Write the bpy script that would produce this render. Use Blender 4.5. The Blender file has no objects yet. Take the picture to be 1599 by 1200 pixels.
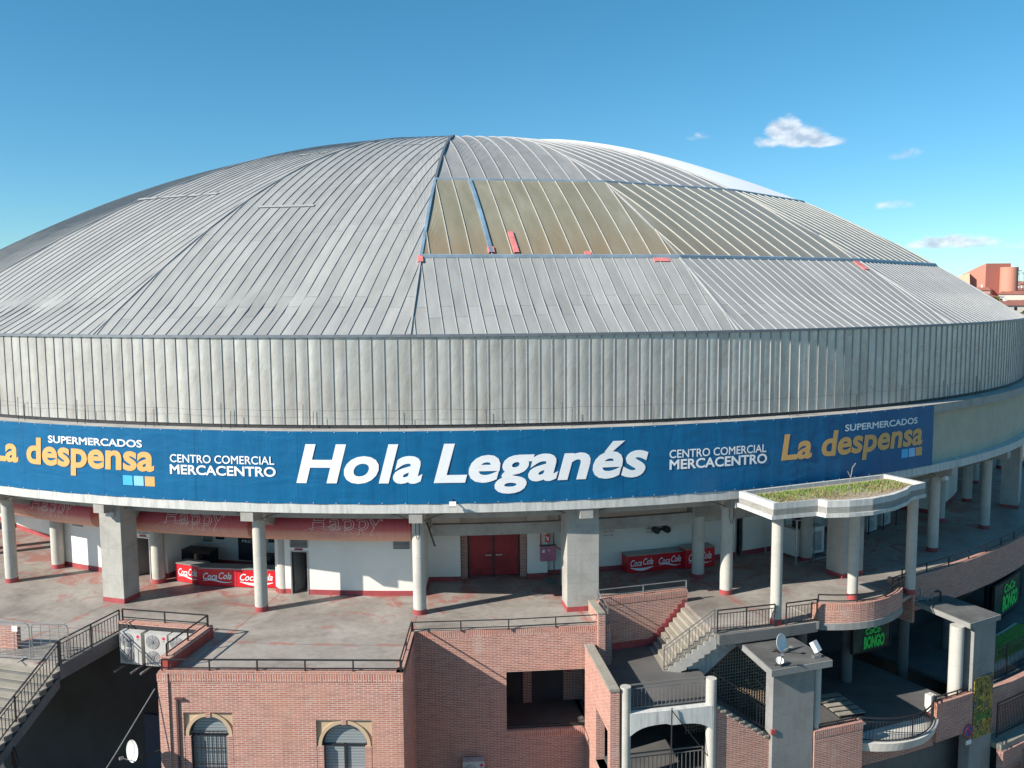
import bpy, bmesh, math, random
from mathutils import Vector, Matrix
R = math.radians
random.seed(7)
scn = bpy.context.scene
COL = scn.collection

# ---------------------------------------------------------------- camera, sky, sun, exposure
# world origin = centre of the arena, z = 0 is the floor of its open gallery
cam_d = bpy.data.cameras.new('camera'); cam = bpy.data.objects.new('camera', cam_d); COL.objects.link(cam)
cam_d.lens = 31.09; cam_d.sensor_width = 36; cam_d.clip_end = 12000; cam_d.clip_start = .5
cam.matrix_world = Matrix.Translation((4.372, -81.95, 13.6)) @ Matrix.Rotation(R(90 - 5.594), 4, 'X') @ Matrix.Rotation(-.007026, 4, 'Z')
scn.camera = cam
SUN_EL = 31.5; SX, SY = .89, .456
to_sun = Vector((-SX, -SY, 0)).normalized() * math.cos(R(SUN_EL)) + Vector((0, 0, math.sin(R(SUN_EL))))
w = bpy.data.worlds.new('World'); scn.world = w; w.use_nodes = True
def world_nodes():
    t = w.node_tree; n = t.nodes; n.clear(); L = t.links.new
    out = n.new('ShaderNodeOutputWorld'); bg = n.new('ShaderNodeBackground'); bg.inputs[1].default_value = .085
    sky = n.new('ShaderNodeTexSky'); sky.sky_type = 'NISHITA'; sky.sun_disc = False
    sky.sun_elevation = R(SUN_EL); sky.sun_rotation = math.atan2(to_sun.x, to_sun.y)
    sky.altitude = 600; sky.air_density = 1.0; sky.dust_density = .0; sky.ozone_density = 3.0
    tc = n.new('ShaderNodeTexCoord')
    hs = n.new('ShaderNodeHueSaturation'); hs.inputs['Saturation'].default_value = 1.05
    gr = n.new('ShaderNodeMixRGB'); gr.blend_type = 'MULTIPLY'; gr.inputs[0].default_value = 1; gr.inputs[2].default_value = (1, 1, 1, 1)
    L(sky.outputs[0], gr.inputs[1]); L(gr.outputs[0], hs.inputs['Color'])
    # scattered fair-weather clouds, placed by direction in the sky
    last = None
    def math_(op, a, b=None, c=None):
        m = n.new('ShaderNodeMath'); m.operation = op
        for i, v in enumerate((a, b, c)):
            if v is None: continue
            if isinstance(v, (int, float)): m.inputs[i].default_value = v
            else: L(v, m.inputs[i])
        return m.outputs[0]
    sep = n.new('ShaderNodeSeparateXYZ'); L(tc.outputs['Generated'], sep.inputs[0])
    az = math_('ARCTAN2', sep.outputs[0], sep.outputs[1]); el = math_('ARCSINE', sep.outputs[2])
    tint = n.new('ShaderNodeValToRGB'); te = tint.color_ramp.elements; te[0].position = .0; te[0].color = (.66, .92, 1.06, 1); te[1].position = .42; te[1].color = (.52, 1.08, 1.06, 1)
    L(sep.outputs[2], tint.inputs[0]); L(tint.outputs[0], gr.inputs[2]); last = hs.outputs[0]
    cmb = n.new('ShaderNodeCombineXYZ'); L(az, cmb.inputs[0]); L(math_('MULTIPLY', el, 1.6), cmb.inputs[1])
    nz = n.new('ShaderNodeTexNoise'); nz.inputs['Scale'].default_value = 42; nz.inputs['Detail'].default_value = 7; nz.inputs['Roughness'].default_value = .58
    L(cmb.outputs[0], nz.inputs['Vector'])
    mask = None
    # (azimuth, elevation, half width, half height, density)
    for a, e, sa, se, k in CLOUDS:
        da = math_('DIVIDE', math_('SUBTRACT', az, R(a)), R(sa)); de = math_('DIVIDE', math_('SUBTRACT', el, R(e)), R(se))
        # flat base: squash the lower half
        low = math_('LESS_THAN', de, 0.0); de2 = math_('MULTIPLY', de, math_('MULTIPLY_ADD', low, .7, 1.0))
        d = math_('ADD', math_('MULTIPLY', da, da), math_('MULTIPLY', de2, de2))
        g = math_('MULTIPLY', math_('SUBTRACT', 1.0, d), k)
        g = math_('MAXIMUM', g, -1.0)
        mask = g if mask is None else math_('MAXIMUM', mask, g)
    dens = math_('ADD', mask, math_('MULTIPLY', math_('SUBTRACT', nz.outputs[0], .5), 2.0))
    mr = n.new('ShaderNodeMapRange'); mr.interpolation_type = 'SMOOTHSTEP'
    mr.inputs[1].default_value = .08; mr.inputs[2].default_value = .95; L(dens, mr.inputs[0])
    inside = n.new('ShaderNodeMapRange'); inside.inputs[1].default_value = -.9; inside.inputs[2].default_value = -.2; L(mask, inside.inputs[0])
    f = math_('MULTIPLY', mr.outputs[0], inside.outputs[0]); f = math_('MULTIPLY', f, .8)
    nz2 = n.new('ShaderNodeTexNoise'); nz2.inputs['Scale'].default_value = 60; nz2.inputs['Detail'].default_value = 3; L(cmb.outputs[0], nz2.inputs['Vector'])
    cr = n.new('ShaderNodeValToRGB'); cr.color_ramp.elements[0].position = .35; cr.color_ramp.elements[0].color = (4.2, 4.8, 5.8, 1)
    cr.color_ramp.elements[1].position = .62; cr.color_ramp.elements[1].color = (7.8, 8.1, 8.4, 1); L(nz2.outputs[0], cr.inputs[0])
    mx = n.new('ShaderNodeMixRGB'); L(f, mx.inputs[0]); L(last, mx.inputs[1]); L(cr.outputs[0], mx.inputs[2])
    L(mx.outputs[0], bg.inputs[0]); L(bg.outputs[0], out.inputs[0])
CLOUDS = [(16.9, 9.75, 1.35, 1.15, 1.3), (17.9, 9.3, 1.9, .95, 1.3), (19.2, 9.0, 1.5, .5, 1.0), (16.0, 9.2, 1.2, .5, .7), (11.5, 9.7, .8, .42, .35), (23.75, 8.0, 1.2, .45, .42), (23.2, 5.1, 1.3, .4, .38), (26.2, 2.9, 2.9, .62, .95), (30.0, 2.6, 2.4, .4, .5), (30.2, 1.2, 2.0, .55, .6), (-60, 12, 9, 4, .8), (70, 14, 10, 4, .9), (150, 20, 16, 6, .8), (-140, 16, 12, 5, .8)]
world_nodes()
sun_d = bpy.data.lights.new('sun', 'SUN'); sun_d.energy = 5.0; sun_d.angle = R(.5); sun_d.color = (1, .925, .82)
sun = bpy.data.objects.new('sun', sun_d); COL.objects.link(sun); sun.rotation_euler = to_sun.to_track_quat('Z', 'Y').to_euler()
sun.location = (-60, -60, 60)
scn.view_settings.view_transform = 'Standard'; scn.view_settings.look = 'None'; scn.view_settings.exposure = .62; scn.view_settings.gamma = 1
scn.render.engine = 'CYCLES'
scn.cycles.max_bounces = 6

# ---------------------------------------------------------------- helpers
W = {}
def wl(o): return W.get(o.name, Vector((0, 0, 0)))
def tag(o, label=None, cat=None, group=None, kind=None):
    if label: o['label'] = label
    if cat: o['category'] = cat
    if group: o['group'] = group
    if kind: o['kind'] = kind
    return o
def empty(name, loc, label=None, cat=None, group=None):
    o = bpy.data.objects.new(name, None); COL.objects.link(o); o.location = loc; o.empty_display_size = .3
    W[o.name] = Vector(loc); return tag(o, label, cat, group)
PHI0 = 0.0
def P(phi, r, z): a = R(phi); return Vector((r * math.sin(a), -r * math.cos(a), z))
def frame(phi, r, z, turn=0):  # local x = along the ring to the right, y = inwards, z = up
    return Matrix.Translation(P(phi, r, z)) @ Matrix.Rotation(R(phi + turn), 4, 'Z')
class MB:
    def __init__(s): s.v = []; s.f = []; s.uv = []; s.mi = []; s.m = Matrix.Identity(4); s.k = 0
    def face(s, pts, uv=None):
        pts = [s.m @ Vector(p) for p in pts]; i = len(s.v); s.v += pts; s.f.append(tuple(range(i, i + len(pts)))); s.mi.append(s.k)
        if uv is None:
            n = Vector((0, 0, 0)); c = sum(pts, Vector()) / len(pts)
            for a in range(len(pts)): n += (pts[a] - c).cross(pts[(a + 1) % len(pts)] - c)
            if n.length > 0: n.normalize()
            if abs(n.z) > .75: uv = [(p.x, p.y) for p in pts]
            else:
                rad = Vector((c.x, c.y, 0)).normalized(); rc = math.hypot(c.x, c.y)
                if abs(n.x * rad.x + n.y * rad.y) > .6 * math.hypot(n.x, n.y) and 30 < rc < 70:
                    uv = [(math.atan2(p.x, -p.y) * 47, p.z) for p in pts]
                else:
                    t = Vector((-n.y, n.x, 0)).normalized(); uv = [(p.dot(t), p.z) for p in pts]
        s.uv.append(uv)
    def hexa(s, a, b):  # a: 4 bottom points ccw, b: 4 top points
        s.face([a[3], a[2], a[1], a[0]]); s.face(b)
        for i in range(4): j = (i + 1) % 4; s.face([a[i], a[j], b[j], b[i]])
        return s
    def box(s, x0, x1, y0, y1, z0, z1):
        return s.hexa([(x0, y0, z0), (x1, y0, z0), (x1, y1, z0), (x0, y1, z0)], [(x0, y0, z1), (x1, y0, z1), (x1, y1, z1), (x0, y1, z1)])
    def prism(s, pts, z0, z1):  # ccw outline
        n = len(pts); z0f = z0 if callable(z0) else (lambda p: z0); z1f = z1 if callable(z1) else (lambda p: z1)
        lo = [(p[0], p[1], z0f(p)) for p in pts]; hi = [(p[0], p[1], z1f(p)) for p in pts]
        s.face(lo[::-1]); s.face(hi)
        for i in range(n): j = (i + 1) % n; s.face([lo[i], lo[j], hi[j], hi[i]])
        return s
    def polar(s, p0, p1, r0, r1, z0, z1, step=1.5):
        n = max(1, int(math.ceil(abs(p1 - p0) / step - 1e-6)))
        full = abs(p1 - p0) >= 359.9
        for i in range(n):
            a = p0 + (p1 - p0) * i / n; b = p0 + (p1 - p0) * (i + 1) / n
            A = [P(a, r1, z0), P(b, r1, z0), P(b, r0, z0), P(a, r0, z0)]; B = [P(a, r1, z1), P(b, r1, z1), P(b, r0, z1), P(a, r0, z1)]
            s.face(A[::-1]); s.face(B)
            s.face([A[0], A[1], B[1], B[0]]); s.face([A[2], A[3], B[3], B[2]])
            if not full:
                if i == 0: s.face([A[3], A[0], B[0], B[3]])
                if i == n - 1: s.face([A[1], A[2], B[2], B[1]])
        return s
    def cyl(s, c, r, z0, z1, n=16, r2=None, cap=True):
        r2 = r if r2 is None else r2; ang = [2 * math.pi * i / n for i in range(n)]
        lo = [(c[0] + r * math.cos(a), c[1] + r * math.sin(a), z0) for a in ang]; hi = [(c[0] + r2 * math.cos(a), c[1] + r2 * math.sin(a), z1) for a in ang]
        for i in range(n): j = (i + 1) % n; s.face([lo[i], lo[j], hi[j], hi[i]], [(r * ang[i], z0), (r * (ang[i] + 2 * math.pi / n), z0), (r * (ang[i] + 2 * math.pi / n), z1), (r * ang[i], z1)])
        if cap: s.face(lo[::-1]); s.face(hi)
        return s
    def bar(s, a, b, wd, n=4, cap=True):
        a = Vector(a); b = Vector(b); d = b - a
        if d.length < 1e-5: return s
        d.normalize(); up = Vector((0, 0, 1)) if abs(d.z) < .95 else Vector((1, 0, 0))
        x = d.cross(up).normalized(); y = x.cross(d)
        ang = [2 * math.pi * (i + .5) / n for i in range(n)]; q = wd / 2 / (math.cos(math.pi / n) if n == 4 else 1)
        A = [a + (x * math.cos(t) + y * math.sin(t)) * q for t in ang]; B = [p + (b - a) for p in A]
        for i in range(n): j = (i + 1) % n; s.face([A[j], A[i], B[i], B[j]])
        if cap: s.face(A); s.face(B[::-1])
        return s
    def path(s, pts, wd, n=4):
        for a, b in zip(pts, pts[1:]): s.bar(a, b, wd, n)
        return s
    def build(s, name, mat, parent=None, smooth=False, org=None, weld=True):
        if org is None:
            if parent is None:
                xs = [p.x for p in s.v]; ys = [p.y for p in s.v]; org = Vector(((min(xs) + max(xs)) / 2, (min(ys) + max(ys)) / 2, min(p.z for p in s.v)))
            else: org = wl(parent)
        org = Vector(org)
        me = bpy.data.meshes.new(name); me.from_pydata([p - org for p in s.v], [], s.f)
        uv = me.uv_layers.new(name='UVMap'); k = 0
        for u in s.uv:
            for q in u: uv.data[k].uv = q; k += 1
        for m in (mat if isinstance(mat, (list, tuple)) else [mat]): me.materials.append(m)
        if any(s.mi): me.polygons.foreach_set('material_index', s.mi)
        if weld:
            bm = bmesh.new(); bm.from_mesh(me); bmesh.ops.remove_doubles(bm, verts=bm.verts, dist=.0004); bm.to_mesh(me); bm.free()
        if smooth:
            me.shade_smooth()
            me.set_sharp_from_angle(angle=R(32))
        o = bpy.data.objects.new(name, me); COL.objects.link(o)
        if parent is not None: o.parent = parent; o.location = org - wl(parent)
        else: o.location = org
        W[o.name] = org
        return o

# ---------------------------------------------------------------- materials
class NT:
    def __init__(s, name):
        s.m = bpy.data.materials.new(name); s.m.use_nodes = True; s.t = s.m.node_tree; s.b = s.t.nodes['Principled BSDF']; s.L = s.t.links.new
        s.uvn = s.t.nodes.new('ShaderNodeUVMap'); s.uv = s.uvn.outputs[0]
        s.gm = s.t.nodes.new('ShaderNodeNewGeometry'); s.pos = s.gm.outputs['Position']
    def n(s, t, **k):
        x = s.t.nodes.new(t)
        for a, b in k.items(): setattr(x, a, b)
        return x
    def put(s, sock, v):
        if isinstance(v, (int, float)): sock.default_value = v
        elif isinstance(v, (tuple, list)): sock.default_value = tuple(v) + ((1,) if len(v) == 3 and sock.type == 'RGBA' else ())
        else: s.L(v, sock)
    def math(s, op, a, b=0.0, c=0.0):
        m = s.n('ShaderNodeMath', operation=op)
        for i, v in enumerate((a, b, c)): s.put(m.inputs[i], v)
        return m.outputs[0]
    def sc(s, vec, k):
        m = s.n('ShaderNodeMapping'); s.L(vec, m.inputs[0]); m.inputs['Scale'].default_value = k; return m.outputs[0]
    def noise(s, vec, scale, detail=4, rough=.55, dist=0):
        m = s.n('ShaderNodeTexNoise'); s.L(vec, m.inputs['Vector']); m.inputs['Scale'].default_value = scale; m.inputs['Detail'].default_value = detail; m.inputs['Roughness'].default_value = rough; m.inputs['Distortion'].default_value = dist
        return m.outputs[0]
    def ramp(s, f, *st):
        m = s.n('ShaderNodeValToRGB'); e = m.color_ramp.elements
        while len(e) < len(st): e.new(.5)
        for i, (p, c) in enumerate(st): e[i].position = p; e[i].color = tuple(c) + (1,) if not isinstance(c, (int, float)) else (c, c, c, 1)
        s.L(f, m.inputs[0]); return m.outputs[0]
    def mix(s, f, a, b, mode='MIX'):
        m = s.n('ShaderNodeMixRGB', blend_type=mode); s.put(m.inputs[0], f); s.put(m.inputs[1], a); s.put(m.inputs[2], b); return m.outputs[0]
    def bump(s, h, strength=.3, dist=.02):
        m = s.n('ShaderNodeBump'); m.inputs['Strength'].default_value = strength; m.inputs['Distance'].default_value = dist; s.L(h, m.inputs['Height']); s.L(m.outputs[0], s.b.inputs['Normal'])
    def done(s, col, rough=.7, metal=0, spec=None):
        s.put(s.b.inputs['Base Color'], col); s.put(s.b.inputs['Roughness'], rough); s.put(s.b.inputs['Metallic'], metal)
        if spec is not None: s.b.inputs['Specular IOR Level'].default_value = spec
        return s.m
def plain(name, col, rough=.6, metal=0, var=.12, scale=3.0, spec=None):
    t = NT(name); f = t.noise(t.pos, scale, 5)
    c2 = tuple(max(0, x * (1 - var)) for x in col); c3 = tuple(min(1, x * (1 + var)) for x in col)
    return t.done(t.ramp(f, (.3, c2), (.7, c3)), rough, metal, spec)
def concrete(name, col, streak=.35, stain=.35, bands=True):
    t = NT(name)
    f = t.noise(t.pos, .9, 7, .62); g = t.noise(t.sc(t.uv, (2.6, .22, 1)), 1.6, 6, .65); h = t.noise(t.pos, 14, 4)
    dk = tuple(x * .55 for x in col); lt = tuple(min(1, x * 1.12) for x in col)
    c = t.ramp(f, (.28, tuple(x * (1 - stain) for x in col)), (.5, col), (.75, lt))
    c = t.mix(t.ramp(g, (.52, 0.0), (.78, streak)), c, dk)
    c = t.mix(.18, c, t.ramp(h, (.3, 0.25), (.7, 1.0)), 'MULTIPLY')
    if bands:
        sp = t.n('ShaderNodeSeparateXYZ'); t.L(t.pos, sp.inputs[0]); fr = t.math('FRACT', t.math('MULTIPLY', sp.outputs[2], .8))
        c = t.mix(t.math('MULTIPLY', t.math('LESS_THAN', fr, .02), .35), c, dk)
    t.bump(t.noise(t.pos, 22, 5), .25, .02)
    return t.done(c, .85)
def brick(name, rot=False, tint=(1, 1, 1)):
    t = NT(name)
    v = t.sc(t.uv, (1, 1, 1))
    if rot:
        m = t.n('ShaderNodeMapping'); t.L(t.uv, m.inputs[0]); m.inputs['Rotation'].default_value = (0, 0, R(90)); v = m.outputs[0]
    b = t.n('ShaderNodeTexBrick'); t.L(v, b.inputs['Vector']); b.inputs['Scale'].default_value = 1
    b.inputs['Brick Width'].default_value = .30 if not rot else .5; b.inputs['Row Height'].default_value = .074 if not rot else .085; b.inputs['Mortar Size'].default_value = .013; b.inputs['Mortar Smooth'].default_value = .2; b.inputs['Bias'].default_value = -.1
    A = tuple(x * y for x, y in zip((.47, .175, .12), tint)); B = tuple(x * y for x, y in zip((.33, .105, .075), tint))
    b.inputs['Color1'].default_value = A + (1,); b.inputs['Color2'].default_value = B + (1,); b.inputs['Mortar'].default_value = (.58, .48, .43, 1)
    f = t.noise(t.pos, .45, 6, .6); g = t.noise(t.sc(t.uv, (.7, 3.2, 1)), 2.2, 5, .6)
    c = t.mix(t.ramp(f, (.35, 0.0), (.75, .5)), b.outputs[0], (.52, .27, .19))
    c = t.mix(t.ramp(g, (.45, 0.0), (.8, .4)), c, (.16, .07, .06))
    eff = t.noise(t.pos, 1.1, 7, .7); c = t.mix(t.ramp(eff, (.58, 0.0), (.78, .5)), c, (.58, .50, .44)); st_ = t.noise(t.sc(t.uv, (2.4, .18, 1)), 1.3, 6, .7); c = t.mix(t.ramp(st_, (.56, 0.0), (.8, .4)), c, (.14, .08, .07))
    t.bump(b.outputs['Fac'], .5, -.012)
    return t.done(c, .88)
def shaded_pit():  # pit wall's shade put into a near-black brick colour
    t = NT('shaded_pit_brick'); sp = t.n('ShaderNodeSeparateXYZ'); t.L(t.uv, sp.inputs[0]); fr = t.math('FRACT', t.math('MULTIPLY', sp.outputs[0], 9.0)); f = t.noise(t.pos, 2, 5)
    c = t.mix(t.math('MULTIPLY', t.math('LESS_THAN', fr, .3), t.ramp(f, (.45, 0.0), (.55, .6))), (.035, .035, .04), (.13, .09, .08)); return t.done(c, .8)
def metal_sheet(name, sx, sy, col, metallic=.75, rough=.42, brown_refl=0.0, dent=.5, ribs=True):
    # u = across the sheets (sheet width sx), v = along them (joint every sy metres, staggered)
    t = NT(name)
    sp = t.n('ShaderNodeSeparateXYZ'); t.L(t.uv, sp.inputs[0])
    iu = t.math('FLOOR', t.math('DIVIDE', sp.outputs[0], sx)); wn = t.n('ShaderNodeTexWhiteNoise', noise_dimensions='1D'); t.L(iu, wn.inputs['W'])
    vv = t.math('ADD', t.math('DIVIDE', sp.outputs[1], sy), t.math('MULTIPLY', t.math('MODULO', iu, 2.0), .12)); iv = t.math('FLOOR', vv)
    cm = t.n('ShaderNodeCombineXYZ'); t.L(iu, cm.inputs[0]); t.L(iv, cm.inputs[1]); w2 = t.n('ShaderNodeTexWhiteNoise', noise_dimensions='2D'); t.L(cm.outputs[0], w2.inputs['Vector'])
    val = t.math('ADD', t.math('MULTIPLY', w2.outputs[0], .12), t.math('MULTIPLY', wn.outputs[0], .10))
    f = t.noise(t.sc(t.uv, (1.2, .35, 1)), 1.3, 6, .65); g = t.noise(t.pos, .16, 4, .55)
    c = t.mix(1.0, col, t.ramp(t.math('ADD', val, t.math('MULTIPLY', f, .5)), (.18, .68), (.62, 1.14)), 'MULTIPLY')
    c = t.mix(t.ramp(g, (.42, 0.0), (.72, .35)), c, tuple(x * y for x, y in zip(col, (.80, .82, .84))))
    sk = t.noise(t.sc(t.uv, (9, .5, 1)), 1.0, 5, .6); c = t.mix(t.ramp(sk, (.55, 0.0), (.85, .28)), c, tuple(x * .6 for x in col))
    if brown_refl: r_ = t.noise(t.sc(t.uv, (1.5, .25, 1)), .8, 6, .6); c = t.mix(t.ramp(r_, (.5, 0.0), (.8, brown_refl)), c, (.30, .22, .15))  # brown patches put the warm ground's reflection into the sheet colour
    fr = t.math('FRACT', vv); j = t.math('LESS_THAN', fr, .03 / sy * 1.2)
    c = t.mix(t.math('MULTIPLY', j, .5), c, (.12, .13, .14))
    # each sheet bellies slightly between its seams, with dents beside the seams
    dn = t.noise(t.sc(t.uv, (2.2, 1.1, 1)), 1.0, 3, .5)
    fu = t.math('FRACT', t.math('DIVIDE', sp.outputs[0], sx)); belly = t.math('MULTIPLY', t.math('MULTIPLY', fu, t.math('SUBTRACT', 1.0, fu)), t.math('ADD', t.math('MULTIPLY', wn.outputs[0], 2.4), .2))
    h = t.math('ADD', t.math('MULTIPLY', dn, .8), belly)
    t.bump(h, dent, .05)
    rg = t.ramp(t.noise(t.sc(t.uv, (1, .4, 1)), 2.0, 5), (.3, rough - .08), (.7, rough + .12))
    return t.done(c, rg, metallic, .2 if metallic < .15 else None)

M = {}
M['roof'] = metal_sheet('roof_sheet', .587, 6.1, (.42, .42, .405), .12, .5, 0, .25)
M['roof2'] = metal_sheet('roof_sheet_wide', 1.0, 6.1, (.36, .36, .35), .12, .5, 0, .25)
M['drum'] = metal_sheet('drum_sheet', .54, 50, (.68, .655, .61), .42, .30, .4, .8)
M['seam'] = plain('seam_metal', (.36, .365, .37), .6, 0, .08, 3, .2)
M['seam_dark'] = plain('gutter_metal', (.22, .24, .27), .5, .5, .15)
def skylight():
    t = NT('skylight_polycarbonate')
    sp = t.n('ShaderNodeSeparateXYZ'); t.L(t.uv, sp.inputs[0]); iu = t.math('FLOOR', sp.outputs[0]); wn = t.n('ShaderNodeTexWhiteNoise', noise_dimensions='1D'); t.L(iu, wn.inputs['W'])
    f = t.noise(t.sc(t.uv, (1.0, .25, 1)), 1.1, 6, .6); g = t.noise(t.sc(t.uv, (6, .45, 1)), 1.2, 5, .6)
    c = t.ramp(f, (.3, (.24, .22, .15)), (.55, (.31, .285, .205)), (.75, (.37, .35, .27)))
    c = t.mix(t.math('MULTIPLY', wn.outputs[0], .5), c, (.22, .19, .12))
    lo = t.math('SUBTRACT', sp.outputs[1], 35.5); br = t.math('MULTIPLY', t.math('MULTIPLY', lo, .25), t.noise(t.sc(t.uv, (1.1, .3, 1)), 1.4, 4)); br = t.math('MINIMUM', t.math('MAXIMUM', br, 0.0), .55)
    c = t.mix(br, c, (.30, .18, .09)); c = t.mix(t.ramp(g, (.58, 0.0), (.85, .3)), c, (.42, .40, .34))
    px = t.n('ShaderNodeSeparateXYZ'); t.L(t.pos, px.inputs[0]); az = t.math('ARCTAN2', px.outputs[0], t.math('MULTIPLY', px.outputs[1], -1.0))
    wz = t.n('ShaderNodeMapRange'); t.L(t.math('ADD', az, t.math('MULTIPLY', t.math('SUBTRACT', f, .5), .25)), wz.inputs[0]); wz.inputs[1].default_value = .22; wz.inputs[2].default_value = .62; wz.inputs[4].default_value = .85
    c = t.mix(wz.outputs[0], c, (.27, .27, .25))
    return t.done(c, .42, .1)
M['skylight'] = skylight()
M['skyrib'] = plain('skylight_rib', (.40, .40, .37), .6, 0, .1, 3, .2)
M['flash'] = plain('flashing_blue', (.30, .37, .43), .5, .3, .2, 1.2)
M['blue'] = plain('blue_flashing', (.22, .33, .44), .5, .2, .3, .8)
M['redpatch'] = plain('red_sealant', (.65, .20, .19), .7, 0, .25, 3)
M['membrane'] = plain('white_membrane', (.95, .95, .95), .6, 0, .01, 3)
M['conc'] = concrete('concrete', (.40, .385, .355))
M['conc_w'] = concrete('white_concrete', (.60, .58, .53), .35, .22, False)
M['conc_d'] = concrete('dark_concrete', (.16, .16, .155), .3, .3)
M['conc_tower'] = concrete('tower_concrete', (.27, .27, .26), .35, .25)
M['col'] = concrete('column_concrete', (.52, .50, .45), .25, .18)
M['pillar'] = concrete('pillar_concrete', (.42, .405, .37), .45, .25)
M['cream'] = concrete('cream_panel', (.50, .47, .37), .3, .12, False)
def stained():
    t = NT('stained_fascia'); g = t.noise(t.sc(t.uv, (3.5, .4, 1)), 1.4, 7, .7); f = t.noise(t.pos, 1.5, 6, .65)
    sp = t.n('ShaderNodeSeparateXYZ'); t.L(t.gm.outputs['Normal'], sp.inputs[0])
    c = t.ramp(g, (.42, (.60, .60, .57)), (.62, (.42, .43, .42)), (.80, (.15, .155, .16)))
    c = t.mix(t.ramp(f, (.45, 0.0), (.75, .6)), c, (.60, .59, .56))
    t.bump(f, .3, .02)
    return t.done(c, .85)
M['stained'] = stained()
def floor_mat():
    t = NT('gallery_floor')
    f = t.noise(t.pos, .35, 7, .65, .5); g = t.noise(t.pos, 3.2, 6, .6)
    c = t.ramp(f, (.28, (.19, .168, .148)), (.5, (.325, .295, .265)), (.7, (.40, .37, .335)))
    c = t.mix(.35, c, t.ramp(g, (.3, .5), (.7, 1.15)), 'MULTIPLY')
    rr = t.noise(t.pos, .62, 8, .72, 1.2); sp = t.n('ShaderNodeSeparateXYZ'); t.L(t.pos, sp.inputs[0])
    rad = t.math('SQRT', t.math('ADD', t.math('MULTIPLY', sp.outputs[0], sp.outputs[0]), t.math('MULTIPLY', sp.outputs[1], sp.outputs[1])))
    near = t.n('ShaderNodeMapRange'); t.L(rad, near.inputs[0]); near.inputs[1].default_value = 46.5; near.inputs[2].default_value = 41.5; near.inputs[3].default_value = -.05; near.inputs[4].default_value = .09
    c = t.mix(t.ramp(t.math('ADD', rr, near.outputs[0]), (.55, 0.0), (.64, .7)), c, (.33, .10, .08))
    # radial and ring joints, most of them still holding red paint
    az = t.math('ARCTAN2', sp.outputs[0], t.math('MULTIPLY', sp.outputs[1], -1.0)); fa = t.math('FRACT', t.math('ADD', t.math('MULTIPLY', az, 40 / (2 * math.pi)), .47)); ja = t.math('LESS_THAN', t.math('ABSOLUTE', t.math('SUBTRACT', fa, .5)), .004)
    jr = t.math('LESS_THAN', t.math('ABSOLUTE', t.math('SUBTRACT', rad, 48.3)), .03)
    j = t.math('MAXIMUM', ja, jr); c = t.mix(t.math('MULTIPLY', j, .55), c, (.12, .08, .07))
    wide = t.math('LESS_THAN', t.math('ABSOLUTE', t.math('SUBTRACT', fa, .5)), .03); w2 = t.math('LESS_THAN', t.math('ABSOLUTE', t.math('SUBTRACT', rad, 48.3)), .16)
    pt = t.ramp(t.noise(t.pos, 1.3, 6, .7), (.5, 0.0), (.6, .6)); c = t.mix(t.math('MULTIPLY', t.math('MAXIMUM', wide, w2), pt), c, (.38, .13, .10))
    bl = t.noise(t.pos, 1.0, 6, .7, .8); c = t.mix(t.ramp(bl, (.60, 0.0), (.75, .55)), c, (.09, .085, .08))
    t.bump(g, .15, .01)
    return t.done(c, t.ramp(f, (.3, .5), (.7, .8)))
M['floor'] = floor_mat()
M['pave'] = concrete('stair_concrete', (.33, .30, .25), .2, .3, False)
M['dfloor'] = plain('lower_floor', (.105, .102, .10), .7, 0, .25, .8)  # darker than the floor's sunlit tone; deep shade put into the colour
M['roofslab'] = plain('slab_top', (.10, .10, .098), .9, 0, .3, 1.3)
M['brick'] = brick('brick'); M['soldier'] = brick('soldier_brick', True)
M['pitb'] = shaded_pit()
M['brickred'] = plain('red_painted_brick', (.33, .055, .045), .7, 0, .25, 2)
M['wall'] = plain('white_plaster', (.80, .77, .70), .85, 0, .05, .8)
M['redbase'] = plain('red_skirting', (.34, .06, .065), .6, 0, .2, 2)
M['door'] = plain('red_door', (.30, .02, .025), .45, .1, .25, 1.5)
M['deep'] = plain('deep_shade_wall', (.035, .038, .045), .7, 0, .4, .4)  # near-black wall colour carries the deep shade below the gallery
M['dark'] = plain('dark_void', (.03, .03, .035), .6, 0, .2)
M['steel'] = plain('dark_steel', (.045, .045, .05), .45, .5, .2)
M['galv'] = plain('galvanised', (.45, .46, .47), .4, .8, .15)
M['white'] = plain('white_enamel', (.72, .72, .70), .4, 0, .06)
M['casing'] = plain('unit_casing', (.48, .475, .45), .45, 0, .1)
M['grille'] = plain('fan_grille', (.38, .385, .39), .5, .3, .2)
M['logo'] = plain('logo_red', (.6, .03, .09), .4)
M['tan'] = plain('tan_render', (.50, .37, .245), .85, 0, .1, 1)
M['shutter'] = None
def shutter():
    t = NT('roller_shutter'); sp = t.n('ShaderNodeSeparateXYZ'); t.L(t.uv, sp.inputs[0]); fr = t.math('FRACT', t.math('MULTIPLY', sp.outputs[1], 9.0))
    c = t.ramp(fr, (0.0, (.10, .12, .14)), (.18, (.34, .38, .40)), (.8, (.36, .40, .42)), (1.0, (.12, .14, .15)))
    t.bump(fr, .5, .02); return t.done(c, .5, .2)
M['shutter'] = shutter()
def cable(name): return plain(name, (.02, .02, .022), .5)
M['cable'] = cable('cable_black')
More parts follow.
